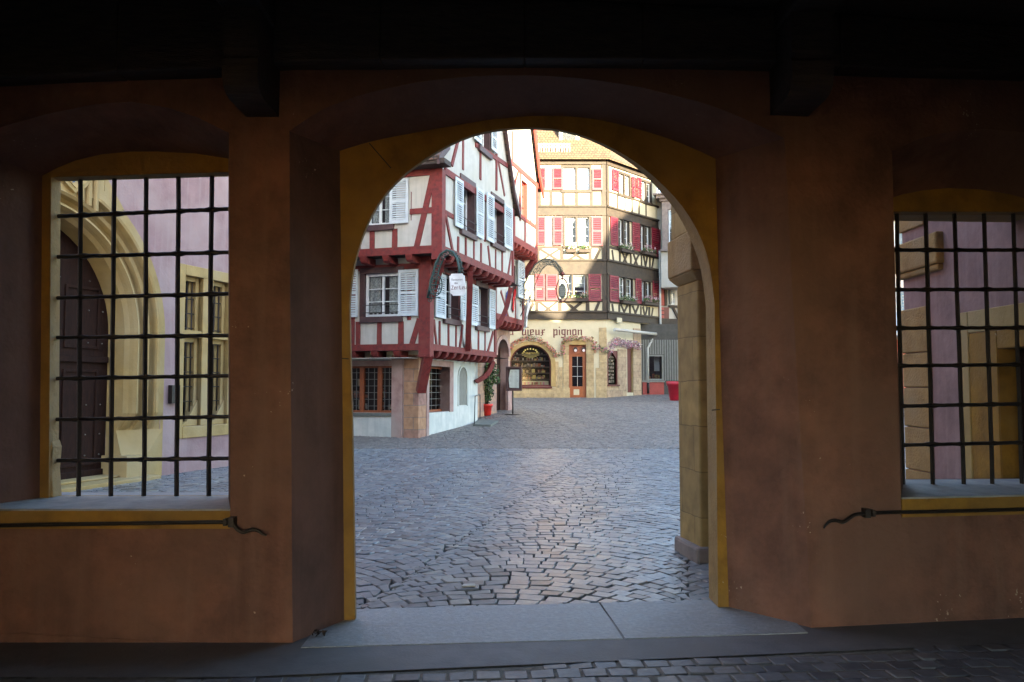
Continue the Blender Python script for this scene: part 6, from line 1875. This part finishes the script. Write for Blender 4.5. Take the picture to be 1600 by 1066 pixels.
for i in range(16): scroll(mb, at(rs_.uniform(800, 825), rs_.uniform(440, 475), YM), Vector((1, 0, 0)), .16, 1.3, .014, M_greyiron, rs_.uniform(0, 6), 1 if i % 2 else -1)
mb.tube([at(878, 427, YM), at(879, 437, YM)], .03, M_dkred, n=6)
c = at(879, 428, YM); mb.lathe(c - Vector((0, 0, .0)), [(.02, -.1), (.09, -.05), (.1, 0), (.06, .06), (.02, .1)], M_dkred, n=10)
make('bracket', mb, s2)
mb = MB()
mc = at(878.5, 453.5, YM)
mb.tube([mc + Vector((.25 * math.cos(t), 0, .50 * math.sin(t))) for t in linspace(0, 2 * math.pi, 32)], .028, M_dkred, n=6, caps=False)
make('oval_ring', mb, s2)
MP = Pl(mc.x, mc.y, 1, 0)
mb = MB(); mb.pprism(MP, [(.16 * math.cos(t) * (1 if math.cos(t * 2) > -.3 else .9), mc.z - .04 + .33 * math.sin(t)) for t in linspace(0, 2 * math.pi * .96, 24)], -.02, .02, M_greyiron)
for k in range(5): mb.pbox(MP, -.11, .11, mc.z - .22 + k * .085, mc.z - .205 + k * .085, .02, .024, M_card)
mb.tube([mc + Vector((0, 0, .28)), mc + Vector((0, 0, .48))], .012, M_iron, n=5)
make('medallion', mb, s2)

# ================================================================== FLAGS leaning from the second red house
def flag(px, py, tipx, tipy, Y, cols, label, drop, wdt):
    a = at(px, py, Y); b = at(tipx, tipy, Y - 1.0)
    t = thing('flag', label, 'flag', a, 'flags hung on the second red house')
    mb = MB(); mb.tube([a, b], .018, M_darkwood, n=6); make('pole', mb, t)
    mb = MB(); nseg = 9
    dr = (a - b).normalized()
    for c, cm_ in enumerate(cols):
        for i in range(3):
            k = (c * 3 + i); k2 = k + 1; N = len(cols) * 3
            for j in range(nseg):
                def pos(kk, jj):
                    p = b + dr * (wdt * kk / N); ff = jj / nseg
                    return p + Vector((-.25 * ff * drop * .4 + .05 * math.sin(kk * 1.7 + jj * .6), .07 * math.sin(kk * 2.1 + jj * .5), -drop * ff * (1 - .10 * kk / N) + .03 * math.sin(kk)))
                mb.face([pos(k, j), pos(k2, j), pos(k2, j + 1), pos(k, j + 1)], cm_, True)
    make('cloth', mb, t)
flag(797, 492, 806, 446, 33.8, [M_redFl, M_greenFl], 'red and green flag drooping beside the far white shutter', 1.0, .7)
flag(783, 497, 795, 450, 33.0, [M_blueFl, M_whiteFl, M_redFl], 'blue, white and red flag hanging left of the other flags', 1.1, .8)
flag(812, 497, 828, 462, 34.2, [M_whiteFl, M_card], 'white flag with red figure hanging right of the jettied storey', 1.3, .5)

# ================================================================== STREET OBJECTS
# potted climber
bx, by = -1.0, 31.6
pt = thing('potted_plant', 'tall leafy shrub in a bright red pot beside the entrance recess', 'potted plant', (bx, by, gz(bx, by)))
z0 = gz(bx, by)
mb = MB(); mb.lathe((bx, by, z0), [(.15, 0), (.17, .02), (.21, .36), (.245, .37), (.25, .46), (.235, .46), (.22, .40), (.02, .40)], M_potred, n=24); make('pot', mb, pt)
mb = MB()
for k in range(7):
    a = k * .9; mb.tube([(bx + .05 * math.cos(a), by + .05 * math.sin(a), z0 + .38), (bx + .12 * math.cos(a + .6), by + .12 * math.sin(a + .6), z0 + 1.0), (bx + .2 * math.cos(a + 1), by + .2 * math.sin(a + 1), z0 + 1.6)], [.018, .012, .005], M_darkwood, n=5)
make('stem', mb, pt)
mb = MB()
for (dx, dz, r, n) in ((0, .62, .16, 90), (.03, .85, .2, 150), (-.05, 1.12, .26, 240), (.05, 1.4, .30, 300), (-.12, 1.62, .26, 220), (.15, 1.68, .24, 200), (0, 1.85, .2, 120), (-.28, 1.45, .14, 70), (.28, 1.3, .14, 70)):
    leafcloud(mb, (bx + dx * 1.3, by + random.uniform(-.05, .05), z0 + dz * 1.08), r * 1.3, int(n * 1.5), .05, [M_leaf, M_leaf, M_leaf2])
make('foliage', mb, pt)
# menu board on a post
mx_, my_ = gnd(800, 648)
mz = gz(mx_, my_)
mn = thing('menu_stand', 'dark framed restaurant menu case on a slim post with round base', 'menu stand', (mx_, my_, mz))
MPl = Pl(mx_, my_, 1, -.12)
zt_ = CZ + .0
ztop = MPl.uz(800, 573)[1]; zbot = MPl.uz(800, 611)[1]
mb = MB(); mb.lathe((mx_, my_, mz), [(.30, 0), (.30, .015), (.27, .025), (.03, .035)], M_iron, n=28); make('base', mb, mn)
mb = MB(); mb.tube([(mx_ + .03, my_, mz + .03), (mx_ + .03, my_, zbot)], .03, M_iron, n=10); make('post', mb, mn)
mb = MB(); u0, u1 = MPl.uz(790.5, 590)[0], MPl.uz(815.5, 590)[0]
for a in ((u0, u0 + .07, zbot, ztop), (u1 - .07, u1, zbot, ztop), (u0 + .07, u1 - .07, zbot, zbot + .08), (u0 + .07, u1 - .07, ztop - .08, ztop)): mb.pbox(MPl, *a, -.06, .06, M_brownfr)
mb.pbox(MPl, u0 + .07, u1 - .07, zbot + .08, ztop - .08, -.055, -.02, M_brownfr)
make('case', mb, mn, bevel=.01)
mb = MB()
pp = [(u0 + .14, zbot + .14), (u1 - .12, zbot + .11), (u1 - .11, ztop - .12), (u0 + .17, ztop - .12), (u0 + .11, (zbot + ztop) / 2)]
mb.pprism(MPl, pp, -.02, -.012, M_paper)
for k in range(14):
    z = ztop - .2 - k * .05; w = random.uniform(.12, .24)
    mb.pbox(MPl, (u0 + u1) / 2 - w / 2 - .06, (u0 + u1) / 2 - .02, z, z + .009, -.012, -.010, M_greyw); mb.pbox(MPl, (u0 + u1) / 2 + .02, (u0 + u1) / 2 + w / 2 + .05, z, z + .009, -.012, -.010, M_greyw)
make('menu_sheet', mb, mn)
# stone step slab with steel hand hoop
sx, sy = gnd(757, 663)
st = thing('entrance_ramp', 'low slate slab with a thin steel hand hoop at the white wall end', 'ramp', (sx, sy, gz(sx, sy)))
qs = [gnd(739, 666), gnd(767, 667), gnd(779, 660), gnd(747, 657)]
mb = MB(); mb.hull8([(x, y, gz(x, y) - .03) for x, y in qs] + [(x, y, gz(x, y) + .07) for x, y in qs], M_slab); make('slab', mb, st, bevel=.01)
a = Vector((*gnd(741, 666), 0)); a.z = gz(a.x, a.y); b = Vector((*gnd(750, 657), 0)); b.z = gz(b.x, b.y)
mb = MB(); mb.tube([a, a + Vector((.03, 0, 1.02)), b + Vector((.0, 0, .95)), b], .017, M_steel, n=7)
make('hand_hoop', mb, st)
# tall crimson planter by the stone pier
rx, ry = gnd(1054, 626)
rz = gz(rx, ry)
rp_ = thing('planter', 'tall crimson tapered planter half hidden behind stone pier', 'planter', (rx, ry, rz))
k_ = ry / FOC * .85
mb = MB(); mb.lathe((rx, ry, rz), [(8 * k_, 0), (8.5 * k_, .02), (12.5 * k_, 27 * k_), (14 * k_, 27.5 * k_), (14.5 * k_, 35 * k_), (13.5 * k_, 35 * k_), (12.5 * k_, 30 * k_), (.02, 30 * k_)], M_crim, n=28)
make('pot', mb, rp_)
mb = MB(); leafcloud(mb, (rx, ry, rz + 33 * k_), .25, 60, .05, [M_leaf], (1, 1, .3)); make('foliage', mb, rp_)
# flattened scrap on the setts
cx_, cy_ = gnd(732, 918)
mb = MB()
mb.hull8([(cx_ - .055, cy_ - .03, .012), (cx_ + .06, cy_ - .035, .014), (cx_ + .05, cy_ + .03, .016), (cx_ - .04, cy_ + .035, .012), (cx_ - .055, cy_ - .03, .02), (cx_ + .06, cy_ - .035, .024), (cx_ + .05, cy_ + .03, .026), (cx_ - .04, cy_ + .035, .02)], M_card)
o = make('flattened_carton', mb); tag(o, 'small pale flattened scrap lying on the cobbles', 'litter')
# dead leaves at the foot of the left jamb
mb = MB()
lx, ly = gnd(497, 994)
leafcloud(mb, (lx, ly, .02), .05, 14, .02, [M_brownfr, M_darkwood], (1.2, .6, .3))
o = make('dead_leaves', mb); tag(o, 'tiny clump of dead leaves at the foot of the left arch splay', 'leaves')
